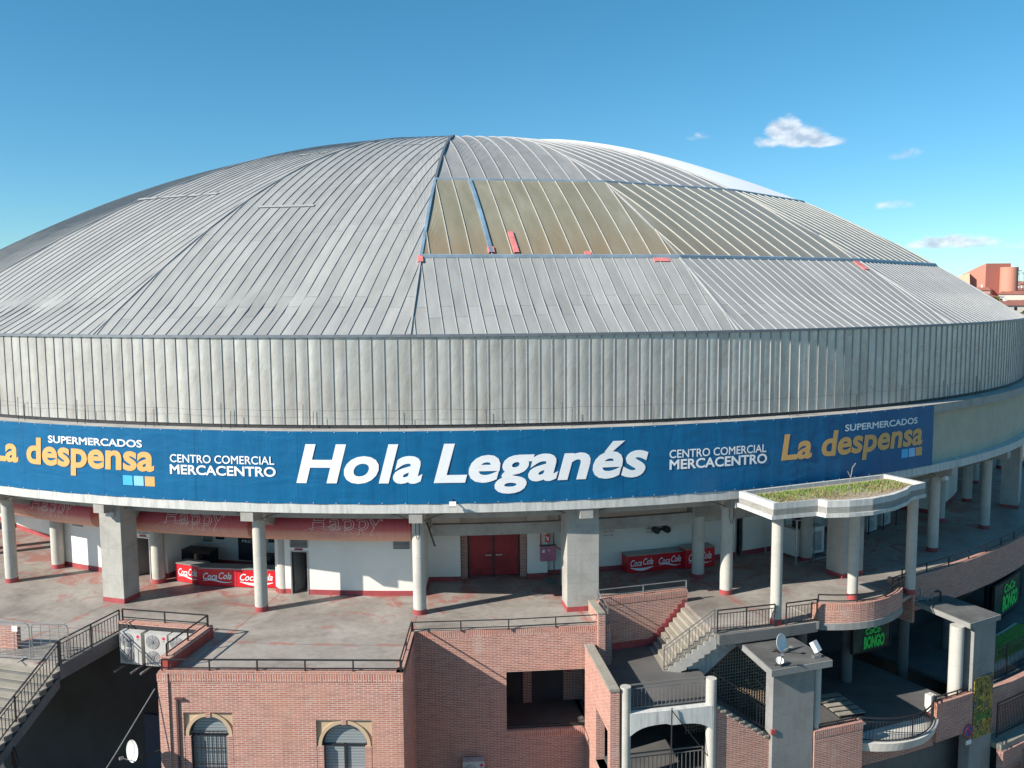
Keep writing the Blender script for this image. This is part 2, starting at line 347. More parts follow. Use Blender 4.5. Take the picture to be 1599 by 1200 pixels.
def banner_mat():
    t = NT('banner_vinyl'); f = t.noise(t.sc(t.uv, (.5, 1.6, 1)), .9, 4, .5, 1.0); g = t.noise(t.sc(t.uv, (1.6, .35, 1)), 1.0, 3, .5, .6)
    c = t.ramp(f, (.3, (.0, .105, .25)), (.7, (.002, .125, .29)))
    t.bump(t.math('ADD', f, g), .3, .10); sp = t.n('ShaderNodeSeparateXYZ'); t.L(t.uv, sp.inputs[0]); fr = t.math('FRACT', t.math('MULTIPLY', sp.outputs[0], .22)); c = t.mix(t.math('MULTIPLY', t.math('LESS_THAN', fr, .006), .5), c, (0, .03, .10)); c = t.mix(t.ramp(t.noise(t.sc(t.uv, (3, .3, 1)), 1.2, 6, .7), (.55, 0.0), (.85, .22)), c, (.10, .16, .22)); return t.done(c, .42, 0, .4)
M['banner'] = banner_mat()
M['twhite'] = plain('letter_white', (.82, .84, .86), .5, 0, .03)
M['tyellow'] = plain('letter_yellow', (.72, .40, .14), .5, 0, .04)
M['lb1'] = plain('square_sky_blue', (.06, .45, .80), .5, 0, .04); M['lb2'] = plain('square_pale_blue', (.25, .55, .85), .5, 0, .04)
def awning():
    t = NT('awning_fabric'); sp = t.n('ShaderNodeSeparateXYZ'); t.L(t.pos, sp.inputs[0])
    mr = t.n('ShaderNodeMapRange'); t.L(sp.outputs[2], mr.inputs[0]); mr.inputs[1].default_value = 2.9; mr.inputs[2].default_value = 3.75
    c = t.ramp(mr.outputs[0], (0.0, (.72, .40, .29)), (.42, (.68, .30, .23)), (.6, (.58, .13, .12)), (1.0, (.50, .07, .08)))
    t.bump(t.noise(t.sc(t.uv, (2.2, .5, 1)), 1.2, 4, .6, .8), .7, .12); d = t.noise(t.sc(t.uv, (1.5, .5, 1)), 1.5, 6, .7); c = t.mix(t.ramp(d, (.55, 0.0), (.85, .2)), c, (.40, .16, .12)); return t.done(c, .65)
M['awning'] = awning()
M['outline'] = plain('outline_pink', (.85, .60, .52), .6)
M['coke'] = plain('counter_red', (.62, .012, .02), .35, 0, .08)
M['coketop'] = plain('counter_top', (.30, .31, .31), .4, .3, .1)
M['pink'] = plain('pink_box', (.44, .16, .24), .5)
M['grass'] = plain('grass_green', (.14, .27, .035), .9, 0, .4, 5)
M['gravel'] = plain('gravel', (.33, .27, .20), .95, 0, .5, 9)
M['glass'] = plain('dark_glass', (.012, .016, .02), .12, 0, .2, 1, .6)
def emit(name, col, st):
    t = NT(name); t.b.inputs['Emission Color'].default_value = col + (1,); t.b.inputs['Emission Strength'].default_value = st; return t.done(col, .5)
M['neon'] = emit('green_letters', (.02, .46, .08), .06)

# ---------------------------------------------------------------- ground and setting
def disc(name, mat, z, rad, n=96):
    b = MB(); rings = [0, 60, 120, 250, 500, 1000, 2000, 4000, rad]
    for k in range(len(rings) - 1):
        for i in range(n):
            a0 = 2 * math.pi * i / n; a1 = 2 * math.pi * (i + 1) / n; r0, r1 = rings[k], rings[k + 1]
            q = [(r1 * math.cos(a0), r1 * math.sin(a0), z), (r1 * math.cos(a1), r1 * math.sin(a1), z), (r0 * math.cos(a1), r0 * math.sin(a1), z), (r0 * math.cos(a0), r0 * math.sin(a0), z)]
            if r0 == 0: q = [q[0], q[1], (0, 0, z)]
            b.face(q)
    return tag(b.build(name, mat), kind='structure')
def ground_mat():
    t = NT('ground_paving'); f = t.noise(t.pos, .02, 6, .6); g = t.noise(t.pos, .6, 6, .6)
    c = t.ramp(f, (.35, (.12, .095, .07)), (.5, (.16, .13, .095)), (.65, (.065, .07, .05))); c = t.mix(.4, c, t.ramp(g, (.3, .5), (.7, 1.2)), 'MULTIPLY'); return t.done(c, .9)
GZ = -9.0
M['ground'] = ground_mat()
disc('ground', M['ground'], GZ, 9000)
def hill():
    b = MB(); nx, ny = 40, 30
    def h(u, v): return GZ - 2 + 26 * math.sin(math.pi * min(1, max(0, u))) ** .5 * min(1, max(0, v) * 1.6) ** 1.2
    X = lambda i: -200 + 1900 * i / nx
    Y = lambda j: 150 + 1500 * j / ny
    def z(i, j):
        u = i / nx; v = j / ny
        return GZ - .6 + 21.0 * min(1, u * 8, (1 - u) * 5) * (1 - (1 - min(1, v * 3)) ** 2) + .8 * math.sin(i * .9) * math.cos(j * .7) * min(1, v * 4)
    for i in range(nx):
        for j in range(ny):
            b.face([(X(i), Y(j), z(i, j)), (X(i + 1), Y(j), z(i + 1, j)), (X(i + 1), Y(j + 1), z(i + 1, j + 1)), (X(i), Y(j + 1), z(i, j + 1))])
    tag(b.build('hill', M['ground'], smooth=True), kind='structure')
    def zz(x, y):
        u = (x + 200) / 1900; v = (y - 150) / 1500
        return GZ - .6 + 21.0 * max(0, min(1, u * 8, (1 - u) * 5)) * (1 - (1 - min(1, max(0, v) * 3)) ** 2)
    return zz
hill_z = hill()

# ---------------------------------------------------------------- the arena
arena = empty('arena_building', (0, 0, GZ), 'huge round arena with a ribbed metal dome, open gallery and red brick lower storeys', 'arena')
ZE = 12.03; RE = 45.0
def Z(r): q = 1 - (r / RE) ** 2; return ZE + 15.94 * q - .905 * q * q - .44 * q * (1 - q) ** 3
HA = 9.325; TH = math.tan(R(HA)); CH = math.cos(R(HA))
def dome_pt(pc, x, y, lift=0):
    r = math.hypot(x, y); a = math.atan2(y, x) if r > 0 else 0
    wgt = min(1, max(0, (RE - r) / 2.4)); rho = r * (math.cos(a) / CH) ** wgt
    z = Z(min(rho, RE + .3)) + lift; c = R(pc)
    # x outwards, y to the right along the ring
    X = x * math.sin(c) + y * math.cos(c); Y = -x * math.cos(c) + y * math.sin(c)
    return Vector((X, Y, z))
DL, DU = 39.1, 30.3
PHS = .15; SECT = [PHS + 18.65 * k for k in range(-5, 6)]
SECT += [SECT[-1] + (360 - 186.5) / 9 * k for k in range(1, 10)]
def zone(pc, sp, xa, xb, b, rib, mi_rib, wr=.028, hr=.042, nseg=14, lift=0.0, skip_ribs=False):
    """sheets of width sp running down the slope between distances xa and xb from the centre, and a raised seam between each two"""
    xe = lambda y, x: min(x, math.sqrt(max(0, RE * RE - y * y))) if x >= 44 else x
    ymax = RE * math.sin(R(HA)) if xb >= 44 else xb * TH
    k = int(ymax / sp); cut = xa * TH if 0 < xa * TH < ymax else 0
    grid = [i * sp for i in range(-k, k + 1)]; ys = sorted(set([-ymax, ymax] + ([-cut, cut] if cut else []) + grid))
    def x0(y): return max(xa, abs(y) / TH)
    for y0, y1 in zip(ys, ys[1:]):
        for i in range(nseg):
            t0, t1 = i / nseg, (i + 1) / nseg
            q = []
            for y, t in ((y0, t1), (y1, t1), (y1, t0), (y0, t0)):
                e = xe(y, xb); s_ = min(x0(y), e); q.append((s_ + (e - s_) * t, y))
            if math.hypot(q[0][0] - q[3][0], 0) < 1e-4 and math.hypot(q[1][0] - q[2][0], 0) < 1e-4: continue
            b.face([dome_pt(pc, x, y, lift) for x, y in q], [(y, x) for x, y in q])
    if skip_ribs: return
    for y in grid:
        e = xe(y, xb); s_ = min(x0(y), e)
        if e - s_ < .15: continue
        m = max(2, int((e - s_) / 1.3)); prev = None
        for i in range(m + 1):
            x = s_ + (e - s_) * i / m
            cur = [dome_pt(pc, x, y - wr / 2, lift - .01), dome_pt(pc, x, y - wr * .3, lift + hr), dome_pt(pc, x, y + wr * .3, lift + hr), dome_pt(pc, x, y + wr / 2, lift - .01)]
            if prev:
                for a in range(3): rib.face([prev[a], cur[a], cur[a + 1], prev[a + 1]])
            else: rib.face(cur)
            prev = cur
        rib.face(prev[::-1])
roof = MB(); seams = MB(); sky = MB(); skr = MB(); roof2 = MB(); mem = MB(); flash = MB(); wide_seams = MB()
for s in range(19):
    pc = (SECT[s] + SECT[s + 1]) / 2; HA = (SECT[s + 1] - SECT[s]) / 2; TH = math.tan(R(HA)); CH = math.cos(R(HA))
    if pc > 180: pc -= 360
    front = abs(pc) < 100
    open_ = -1 < pc < 120
    if open_:
        zone(pc, .587, DL, RE, roof, seams, 0, skip_ribs=not front, nseg=6)
        zone(pc, 1.0, DU, DL - .02, sky, skr, 0, .05, .05, nseg=8, lift=.05, skip_ribs=not front)
        if pc > 40:
            def mp(i, j): x = 1 + (DU - 1.05) * i / 24; q = -1 + 2 * j / 16; return dome_pt(pc, x, q * x * TH, .06 + .28 * (1 - q * q) * math.sin(math.pi * min(1, x / DU)) ** .6 * min(1, x / 12))  # bulge added to turn the membrane towards the sun and brighten it
            for i in range(24):
                for j in range(16): mem.face([mp(i + 1, j), mp(i + 1, j + 1), mp(i, j + 1), mp(i, j)])
        else: zone(pc, 1.0, 0, DU - .02, roof2, wide_seams, 0, .04, .06)
        for xx, wd in ((DL, .14), (DU, .14)):
            ym = xx * TH; n = 12
            for i in range(n):
                y0 = -ym + 2 * ym * i / n; y1 = -ym + 2 * ym * (i + 1) / n
                def strip(xo, l): return [dome_pt(pc, xx + xo, y0 * (xx + xo) / xx, l), dome_pt(pc, xx + xo, y1 * (xx + xo) / xx, l)]
                a0, a1 = strip(wd / 2, .02); b0, b1 = strip(wd / 2 - .03, .14); c0, c1 = strip(-wd / 2 + .03, .14); d0, d1 = strip(-wd / 2, .02)
                flash.face([a0, a1, b1, b0]); flash.face([b0, b1, c1, c0]); flash.face([c0, c1, d1, d0])
    else:
        zone(pc, .587, 0, RE, roof, seams, 0, skip_ribs=not front, nseg=20)
dome = roof.build('dome_roof', M['roof'], arena)
seams.build('standing_seams', M['seam'], dome, weld=False)
roof2.build('upper_roof_sheets', M['roof2'], dome); wide_seams.build('upper_standing_seams', M['seam'], dome, weld=False)
sk = sky.build('skylight_band', M['skylight'], arena); skr.build('skylight_ribs', M['skyrib'], sk, weld=False); flash.build('skylight_flashing', M['flash'], sk)
tag(mem.build('roof_membrane', M['membrane'], arena, smooth=True), 'plain white roof section high on the right side of the dome')
HA = 9.325; TH = math.tan(R(HA)); CH = math.cos(R(HA))
def ridge(k, ra, rb, wd, h, mat, name, par):
    b = MB(); ph = PHS + 18.65 * k; prev = None; n = 30
    for i in range(n + 1):
        r = ra + (rb - ra) * i / n; z = Z(r)
        cur = []
        for o, l in ((-wd / 2, -.02), (-wd / 2 * .8, h), (wd / 2 * .8, h), (wd / 2, -.02)):
            p = P(ph, r, z + l); t = Vector((math.cos(R(ph)), math.sin(R(ph)), 0)); cur.append(p + t * o)
        if prev:
            for a in range(3): b.face([cur[a], cur[a + 1], prev[a + 1], prev[a]])
        prev = cur
    return b.build(name, mat, par)
for k in range(-5, 6):
    if k == 0:
        ridge(0, .5, 30.5, .16, .09, M['seam_dark'], 'ridge_cap', dome); ridge(0, 30.5, 39.6, .17, .10, M['blue'], 'blue_ridge_cap', sk); ridge(0, 39.6, 45, .10, .07, M['seam'], 'ridge_cap', dome)
    else: ridge(k, 1, 45, .13, .05, M['seam'], 'ridge_cap', dome)
def spot(pc, x0, x1, y0, y1, mat, name, par, lift=.16):
    b = MB(); n = 6
    for i in range(n):
        xa = x0 + (x1 - x0) * i / n; xb = x0 + (x1 - x0) * (i + 1) / n
        q = [(xb, y0), (xb, y1), (xa, y1), (xa, y0)]
        b.face([dome_pt(pc, x, y, lift) for x, y in q]); lo = [dome_pt(pc, x, y, .0) for x, y in q]; hi = [dome_pt(pc, x, y, lift) for x, y in q]
        b.face([lo[1], lo[2], hi[2], hi[1]]); b.face([lo[3], lo[0], hi[0], hi[3]])
    return b.build(name, mat, par)
P9 = PHS + 9.325
spot(P9, 30.4, 38.9, -3.1, -2.92, M['blue'], 'blue_rib', sk, .15)
for x0, x1, y0, y1 in ((38.4, 38.9, -3.15, -2.85), (37.0, 38.9, -1.9, -1.65), (38.8, 39.1, 1.6, 1.9)): spot(P9, x0, x1, y0, y1, M['redpatch'], 'red_repair_patch', sk, .145)
spot(P9, 39.2, 39.5, 5.0, 5.8, M['redpatch'], 'red_repair_patch', sk, .05); spot(P9, 39.1, 39.6, -6.6, -6.35, M['redpatch'], 'red_repair_patch', sk, .1); spot(P9 + 18.65, 39.2, 40.0, 5.8, 6.15, M['redpatch'], 'red_repair_patch', sk, .06)
spot(P9 - 18.65, 33.5, 33.75, -4.2, -1.0, M['seam'], 'repair_patch', dome, .05)
for (y0, y1, x) in ((-5.4, -3.7, 30.9), (-3.3, -1.2, 30.9), (-.9, .2, 31.0), (.7, 1.6, 31.0)): spot(P9 - 37.3, x, x + .28, y0, y1, M['seam'], 'repair_patch', dome, .05)
for (y0, y1, x) in ((.5, 1.4, 22.5), (2.2, 2.9, 22.3)): spot(P9 - 37.3, x, x + .3, y0, y1, M['seam'], 'repair_patch', dome, .05)
spot(P9 - 18.65, 20.5, 20.7, -.2, 1.6, M['seam'], 'repair_patch', dome, .05)
b = MB()
for x, y in ((.6, -.4), (-3.6, 8)): b.bar((x, y, Z(math.hypot(x, y)) - .2), (x, y, Z(math.hypot(x, y)) + .9), .05)
b.build('lightning_rod', M['galv'], dome)

# drum
dr = MB(); ds = MB(); n = 520
for i in range(n):
    a0 = PHS - 180 + 360 * i / n; a1 = a0 + 360 / n; z0, z1 = 8.28, ZE - .05
    if abs(a0) > 120 and i % 4: continue
    if abs(a0) > 120: a1 = a0 + 360 / n * 4
    u0, u1 = (i) * .54, (i + 1) * .54
    m = 5 if abs(a0) < 110 else 1
    bul = .012 + .014 * random.random()
    for k in range(m):
        t0, t1 = k / m, (k + 1) / m; f = lambda t: RE + 4 * t * (1 - t) * bul
        aa, ab = a0 + (a1 - a0) * t0, a0 + (a1 - a0) * t1
        dr.face([P(aa, f(t0), z0), P(ab, f(t1), z0), P(ab, f(t1), z1), P(aa, f(t0), z1)], [(u0 + .54 * t0, z0), (u0 + .54 * t1, z0), (u0 + .54 * t1, z1), (u0 + .54 * t0, z1)])
    if abs(a0) < 110: ds.m = frame(a0, RE, 0); ds.box(-.013, .013, -.04, .02, z0, z1)
drum = dr.build('drum_cladding', M['drum'], arena, smooth=True); ds.build('cladding_seams', M['seam'], drum, weld=False)
g = MB(); g.polar(-180, 180, RE - .15, RE + .1, ZE - .05, ZE + .06, 1); g.build('drum_top_flashing', M['seam_dark'], drum)
g = MB(); g.polar(-180, 180, RE - .3, RE - .02, 8.0, 8.3, 1); g.build('drum_foot', M['dark'], drum)
b = MB()
for ph in [-24 + 4.6 * i for i in range(15)]:
    for d, h in ((0, 1.0), (.55, .7)): b.bar(P(ph + d, 45.35, 8.1), P(ph + d + .03, 45.33, 8.2 + h), .02)
pts = [P(-30 + i * .8, 45.34, 8.95 + .03 * math.sin(i * 1.3)) for i in range(96)]; b.path(pts, .007)
b.build('bird_wire_posts', M['steel'], arena)
# fascia ring
f = MB(); f.polar(-180, 180, 44.6, 45.45, 5.1, 8.02, 1); fas = f.build('fascia_wall', M['cream'], arena)
f = MB(); f.polar(-180, 180, 45.0, 45.8, 7.72, 8.13, 1); f.build('fascia_top_ledge', M['conc'], fas)
f = MB(); f.polar(-180, 180, 44.4, 45.93, 4.70, 5.10, 1); f.build('fascia_bottom_ledge', M['stained'], fas)
# ceiling, ring beams
f = MB()
for i in range(240):
    a, b_ = -180 + 1.5 * i, -178.5 + 1.5 * i
    f.face([P(a, 44.41, 4.72), P(b_, 44.41, 4.72), P(b_, 39.9, 3.35), P(a, 39.9, 3.35)])
f.build('gallery_ceiling', M['conc'], arena)
f = MB(); f.polar(-180, 180, 44.35, 44.62, 4.15, 4.70, 1); f.build('outer_ring_beam', M['conc'], arena)
f = MB(); f.polar(.9, 180, 41.95, 42.25, 2.72, 3.25, 1); f.polar(-180, -27.5, 41.95, 42.25, 2.72, 3.25, 1); f.build('inner_ring_beam', M['conc'], arena)
# gallery floor
f = MB(); f.polar(-14.2, .35, 30, 47.0, -.35, 0, 1); f.polar(.35, 10.2, 30, 46.5, -.35, 0, 1); f.polar(10.2, 15.4, 30, 45.08, -.35, 0, 1); f.polar(15.4, 16.0, 30, 45.28, -.35, 0, 1); f.polar(16.0, 180, 30, 47.0, -.35, 0, 1); f.polar(-180, -14.2, 30, 51.6, -.35, 0, 1)
f.build('gallery_floor', M['floor'], arena)
# columns and pillars
PH0 = .4
def column(ph, r=44.75, rad=.28, name='column'):
    b = MB(); b.m = frame(ph, r, 0)
    b.cyl((0, 0), rad, .22, 4.0, 20); b.cyl((0, 0), rad, 4.0, 4.72, 20, rad * 1.5)
    o = b.build(name, M['col'], arena, smooth=True)
    c = MB(); c.m = frame(ph, r, 0); c.cyl((0, 0), rad + .012, 0, .22, 20); c.build('red_base', M['redbase'], o, smooth=True); return o
def pillar(ph, wd=1.35, dp=1.0):
    b = MB(); b.m = frame(ph, 44.95, 0); b.box(-wd / 2, wd / 2, -.3, -.3 + dp, .22, 4.72); o = b.build('pillar', M['pillar'], arena)
    c = MB(); c.m = frame(ph, 44.95, 0); c.box(-wd / 2 - .012, wd / 2 + .012, -.312, -.288 + dp, 0, .22); c.build('red_base', M['redbase'], o); return o
def raker(ph):
    b = MB(); b.m = frame(ph, 0, 0)
    pr = [(45.88, 4.70), (45.88, 4.27), (45.45, 4.22), (44.9, 4.05), (42.5, 3.05), (41.6, 2.95), (41.6, 3.9), (44.4, 4.70)]
    wd = .28; L = [(-wd, -r, z) for r, z in pr]; Rr = [(wd, -r, z) for r, z in pr]
    b.face(L[::-1]); b.face(Rr)
    for i in range(len(pr)): j = (i + 1) % len(pr); b.face([L[i], L[j], Rr[j], Rr[i]])
    b.build('raker_beam', M['conc'], arena)
for k in range(-12, 16):
    ph = PH0 + 9 * k
    raker(ph)
    if k in (-8, -5, -2, 1, 3, 6, 9, 12): pillar(ph, 1.4 if k != -2 else 1.15, 1.0)
    else: column(ph + (.25 if k == 4 else 0))
    if k not in (0, 4): column(ph, 42.25, .30, 'inner_column')
# gallery inner wall ------------------------------------------------------------------
gw = MB(); sk_ = MB()
def wseg(p0, p1, r, th=.2, z0=0.0, z1=3.6, base=True):
    gw.polar(p0, p1, r - th, r, z0 if z0 > 0 else .24, z1, .75)
    if base and z0 == 0: sk_.polar(p0 - .01, p1 + .01, r - th - .01, r + .012, 0, .24, .75)
def wrad(ph, r0, r1, z1=3.6, th=.2, base=True):
    d = math.degrees(th / 2 / 42); gw.polar(ph - d, ph + d, r0, r1, .24, z1, 1)
    if base: sk_.polar(ph - d - .015, ph + d + .015, r0 - .01, r1 + .012, 0, .24, 1)
wseg(-27.0, -20.1, 41.9); wseg(-20.1, -18.6, 41.9, z0=2.0); wseg(-18.6, -17.9, 41.9)         # booth, door head
wrad(-27.1, 38.8, 41.9); wseg(-60, -27.2, 39.2)
wrad(-17.7, 38.8, 41.6); wseg(-17.8, -9.0, 38.9, z1=3.4); wrad(-9.0, 38.9, 42.3)
wseg(-8.9, -8.0, 42.5); wseg(-8.0, -6.85, 42.5, z0=2.0); wseg(-6.85, .35, 42.5)
wrad(.3, 39.9, 42.5); wseg(.4, 2.6, 40.5); wseg(7.2, 8.6, 40.4); wseg(2.5, 7.3, 39.7, z0=2.25); wseg(8.6, 23.6, 40.0); wseg(24.25, 30, 40.0); wseg(23.55, 24.3, 40.0, z0=2.05); wseg(30, 47.8, 38.9)
wseg(47.6, 57, 41.4); wrad(47.6, 38.9, 41.4); wseg(57, 180, 38.9); wseg(-180, -60, 38.9)
gwall = gw.build('gallery_wall', M['wall'], arena)
sk_.build('red_skirting', M['redbase'], gwall)
# red double door with brick jambs
def polarbox(name, mat, par, p0, p1, r0, r1, z0, z1, label=None):
    b = MB(); b.polar(p0, p1, r0, r1, z0, z1, 1); o = b.build(name, mat, par)
    if label: o['label'] = label
    return o
for a, b_ in ((2.62, 3.08), (6.76, 7.2)): polarbox('brick_jamb', M['brick'], gwall, a, b_, 39.6, 40.1, 0, 2.3)
dd = polarbox('door', M['door'], arena, 3.2, 4.86, 39.72, 39.8, .05, 2.2, 'pair of dark red metal doors'); polarbox('door', M['door'], arena, 4.98, 6.66, 39.72, 39.8, .05, 2.2)
polarbox('door_frame', M['steel'], dd, 3.08, 3.2, 39.6, 39.86, 0, 2.26); polarbox('door_frame', M['steel'], dd, 6.66, 6.76, 39.6, 39.86, 0, 2.26); polarbox('door_frame', M['steel'], dd, 4.86, 4.98, 39.6, 39.86, 0, 2.26)
b = MB()
for a in (4.55, 5.3): b.m = frame(a, 39.8, 1.05); b.box(-.15, .15, -.09, -.05, 0, .05); b.box(-.14, -.11, -.06, .01, 0, .05); b.box(.11, .14, -.06, .01, 0, .05)
b.build('door_handle', M['galv'], dd)
polarbox('door_lamp_bar', M['wall'], gwall, 3.9, 5.7, 40.2, 40.45, 2.32, 2.42)
# open doorways in the booths: jamb frame, dark room, half-open leaf
for (a0, a1, rr) in ((-20.1, -18.6, 41.9), (-8.0, -6.85, 42.5), (23.6, 24.25, 40.0)):
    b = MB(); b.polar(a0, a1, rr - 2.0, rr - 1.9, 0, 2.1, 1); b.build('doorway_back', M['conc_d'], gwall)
    b = MB(); b.polar(a0, a0 + .08, rr - .22, rr + .03, 0, 2.04, 1); b.polar(a1 - .08, a1, rr - .22, rr + .03, 0, 2.04, 1); b.polar(a0, a1, rr - .22, rr + .03, 2.0, 2.05, 1); b.build('doorway_frame', M['galv'], gwall)
    b = MB(); b.m = frame(a0 + .15, rr - .12, 0, 72); b.box(0, .78, -.02, .02, .03, 1.98); lf = b.build('open_door', M['conc_d'], arena)
    b = MB(); b.m = frame(a0 + .15, rr - .12, 0, 72); b.box(.66, .74, -.06, -.02, 1.0, 1.04); b.build('door_handle', M['galv'], lf)
for a0, a1, rr in ((-25.5, -24.5, 41.93), (-19.6, -18.6, 41.93), (-8.0, -6.85, 42.53), (-1.5, -.45, 42.53)):
    o = polarbox('vent', M['galv'], gwall, a0, a1, rr - .02, rr + .01, 2.2, 2.58)
    b = MB()
    for i in range(6): b.polar(a0 + .04, a1 - .04, rr + .01, rr + .03, 2.23 + i * .058, 2.255 + i * .058, 1)
    b.build('louvre', M['steel'], o)
for a, rr in ((-19.15, 41.94), (-7.45, 42.54)): polarbox('door_plate', M['redbase'], gwall, a - .25, a + .25, rr - .03, rr, 2.08, 2.17)
def flat_text(body, size_cap, width, M4, mat, name, parent, thick=.01, bold=0.0, shear=0.0, outline=0, spacing=1.0):
    """text with its baseline start at the matrix origin, x to the right, z up, facing local -y"""
    vs, fs = text_mesh(body, bold, shear, outline, spacing); capH = TEXT_CAP
    xs = [v[0] for v in vs]; x0, x1 = min(xs), max(xs); kx = width / (x1 - x0); ky = size_cap / capH
    b = MB(); b.m = M4
    for fc in fs: b.face([((vs[i][0] - x0) * kx, -thick - vs[i][2] * .08, vs[i][1] * ky) for i in fc])
    if outline:
        pass
    return b.build(name, mat, parent)
TEXT_CAP = .7
def text_mesh(body, bold=0.0, shear=0.0, outline=0, spacing=1.0):
    cu = bpy.data.curves.new('t', 'FONT'); cu.body = body; cu.size = 1; cu.bevel_depth = bold; cu.bevel_resolution = 1; cu.shear = shear; cu.space_character = spacing; cu.resolution_u = 4
    if outline: cu.fill_mode = 'NONE'; cu.bevel_depth = outline; cu.bevel_resolution = 0
    ob = bpy.data.objects.new('t', cu); COL.objects.link(ob)
    dg = bpy.context.evaluated_depsgraph_get(); dg.update(); me = bpy.data.meshes.new_from_object(ob.evaluated_get(dg))
    vs = [tuple(v.co) for v in me.vertices]; fs = [tuple(p.vertices) for p in me.polygons]
    bpy.data.objects.remove(ob); bpy.data.curves.remove(cu); bpy.data.meshes.remove(me)
    return vs, fs
_v, _f = text_mesh('H'); TEXT_CAP = max(v[1] for v in _v)
def ring_text(body, p0, p1, zb, cap, rr, mat, name, parent, bold=0.0, shear=0.0, outline=0, spacing=1.0, th=.0):
    vs, fs = text_mesh(body, bold, shear, outline, spacing); xs = [v[0] for v in vs]; x0, x1 = min(xs), max(xs)
    b = MB()
    for fc in fs:
        b.face([P(p0 + (p1 - p0) * (vs[i][0] - x0) / (x1 - x0), rr + vs[i][2] * .02, zb + vs[i][1] * cap / TEXT_CAP) for i in fc])
    return b.build(name, mat, parent)

# ---------------------------------------------------------------- the long banner
ban = MB(); p0, p1 = -34.0, 33.45; n = 220
def ban_r(ph, z): return 45.955 + .009 * math.sin(ph * 2.1 + z) + .006 * math.sin(ph * 5.3)
for i in range(n):
    for j in range(4):
        a, b_ = p0 + (p1 - p0) * i / n, p0 + (p1 - p0) * (i + 1) / n; za, zb = 5.1 + 3.05 * j / 4, 5.1 + 3.05 * (j + 1) / 4
        ban.face([P(a, ban_r(a, za), za), P(b_, ban_r(b_, za), za), P(b_, ban_r(b_, zb), zb), P(a, ban_r(a, zb), zb)], [(a * .8, za), (b_ * .8, za), (b_ * .8, zb), (a * .8, zb)])
for a in (p0, p1): ban.face([P(a, 45.94, 5.1), P(a, ban_r(a, 5.1), 5.1), P(a, ban_r(a, 8.08), 8.08), P(a, 45.94, 8.08)])
bn = ban.build('advertising_banner', M['banner'], smooth=True, org=P(0, 46, 5.1))
tag(bn, 'long deep blue curved banner lettered Hola Leganés wrapped round the fascia above the gallery', 'banner')
bf = MB(); bf.polar(p0, p1, 45.78, 45.90, 5.12, 5.18, 1); bf.polar(p0, p1, 45.78, 45.90, 8.0, 8.06, 1)
for k in range(24): a = p0 + 1 + (p1 - p0 - 2) * k / 23; bf.m = frame(a, 45.45, 0); bf.box(-.03, .03, -.45, .02, 8.0, 8.05); bf.m = Matrix.Identity(4)
bf.build('banner_frame', M['steel'], bn)
bf = MB()
for k in range(56):
    a = p0 + .3 + k * 1.2; bf.m = frame(a, 45.975, 0)
    for z in (5.135, 8.10): bf.box(-.014, .014, -.008, 0, z, z + .025)
tag(bf.build('eyelets', M['twhite'], bn, weld=False), kind='stuff')
RB = 45.978
T = lambda *a, **k: ring_text(a[0], a[1], a[2], a[3], a[4], RB, a[5], a[6], bn, **k)
T('Hola', -5.77, .81, 6.05, 1.5, M['twhite'], 'headline_lettering', bold=.031, shear=.22, spacing=1.03); T('Leganés', 1.38, 12.75, 6.05, 1.5, M['twhite'], 'headline_lettering', bold=.031, shear=.22, spacing=1.03)
T('CENTRO COMERCIAL', -12.81, -6.93, 6.74, .33, M['twhite'], 'lettering', bold=.012); T('MERCACENTRO', -12.84, -6.86, 6.24, .38, M['twhite'], 'lettering', bold=.025)
T('SUPERMERCADOS', -20.77, -14.47, 7.32, .30, M['twhite'], 'lettering', bold=.022)
T('La despensa', -25.3, -13.78, 6.33, 1.12, M['tyellow'], 'shop_lettering', bold=.03, shear=.06)
T('CENTRO COMERCIAL', 13.95, 19.86, 6.71, .34, M['twhite'], 'lettering', bold=.012); T('MERCACENTRO', 13.96, 19.92, 6.22, .40, M['twhite'], 'lettering', bold=.025)
T('SUPERMERCADOS', 25.42, 31.74, 7.34, .29, M['twhite'], 'lettering', bold=.022)
T('La despensa', 20.86, 32.33, 6.3, 1.08, M['tyellow'], 'shop_lettering', bold=.03, shear=.12)
for base, z0 in ((-15.77, 5.67), (30.32, 5.75)):
    for i, mt in enumerate((M['lb1'], M['lb2'], M['tyellow'])):
        b = MB(); b.polar(base + i * .69, base + i * .69 + .6, RB - .04, RB, z0 - .03, z0 + .39, .3); b.build('colour_square', mt, bn)

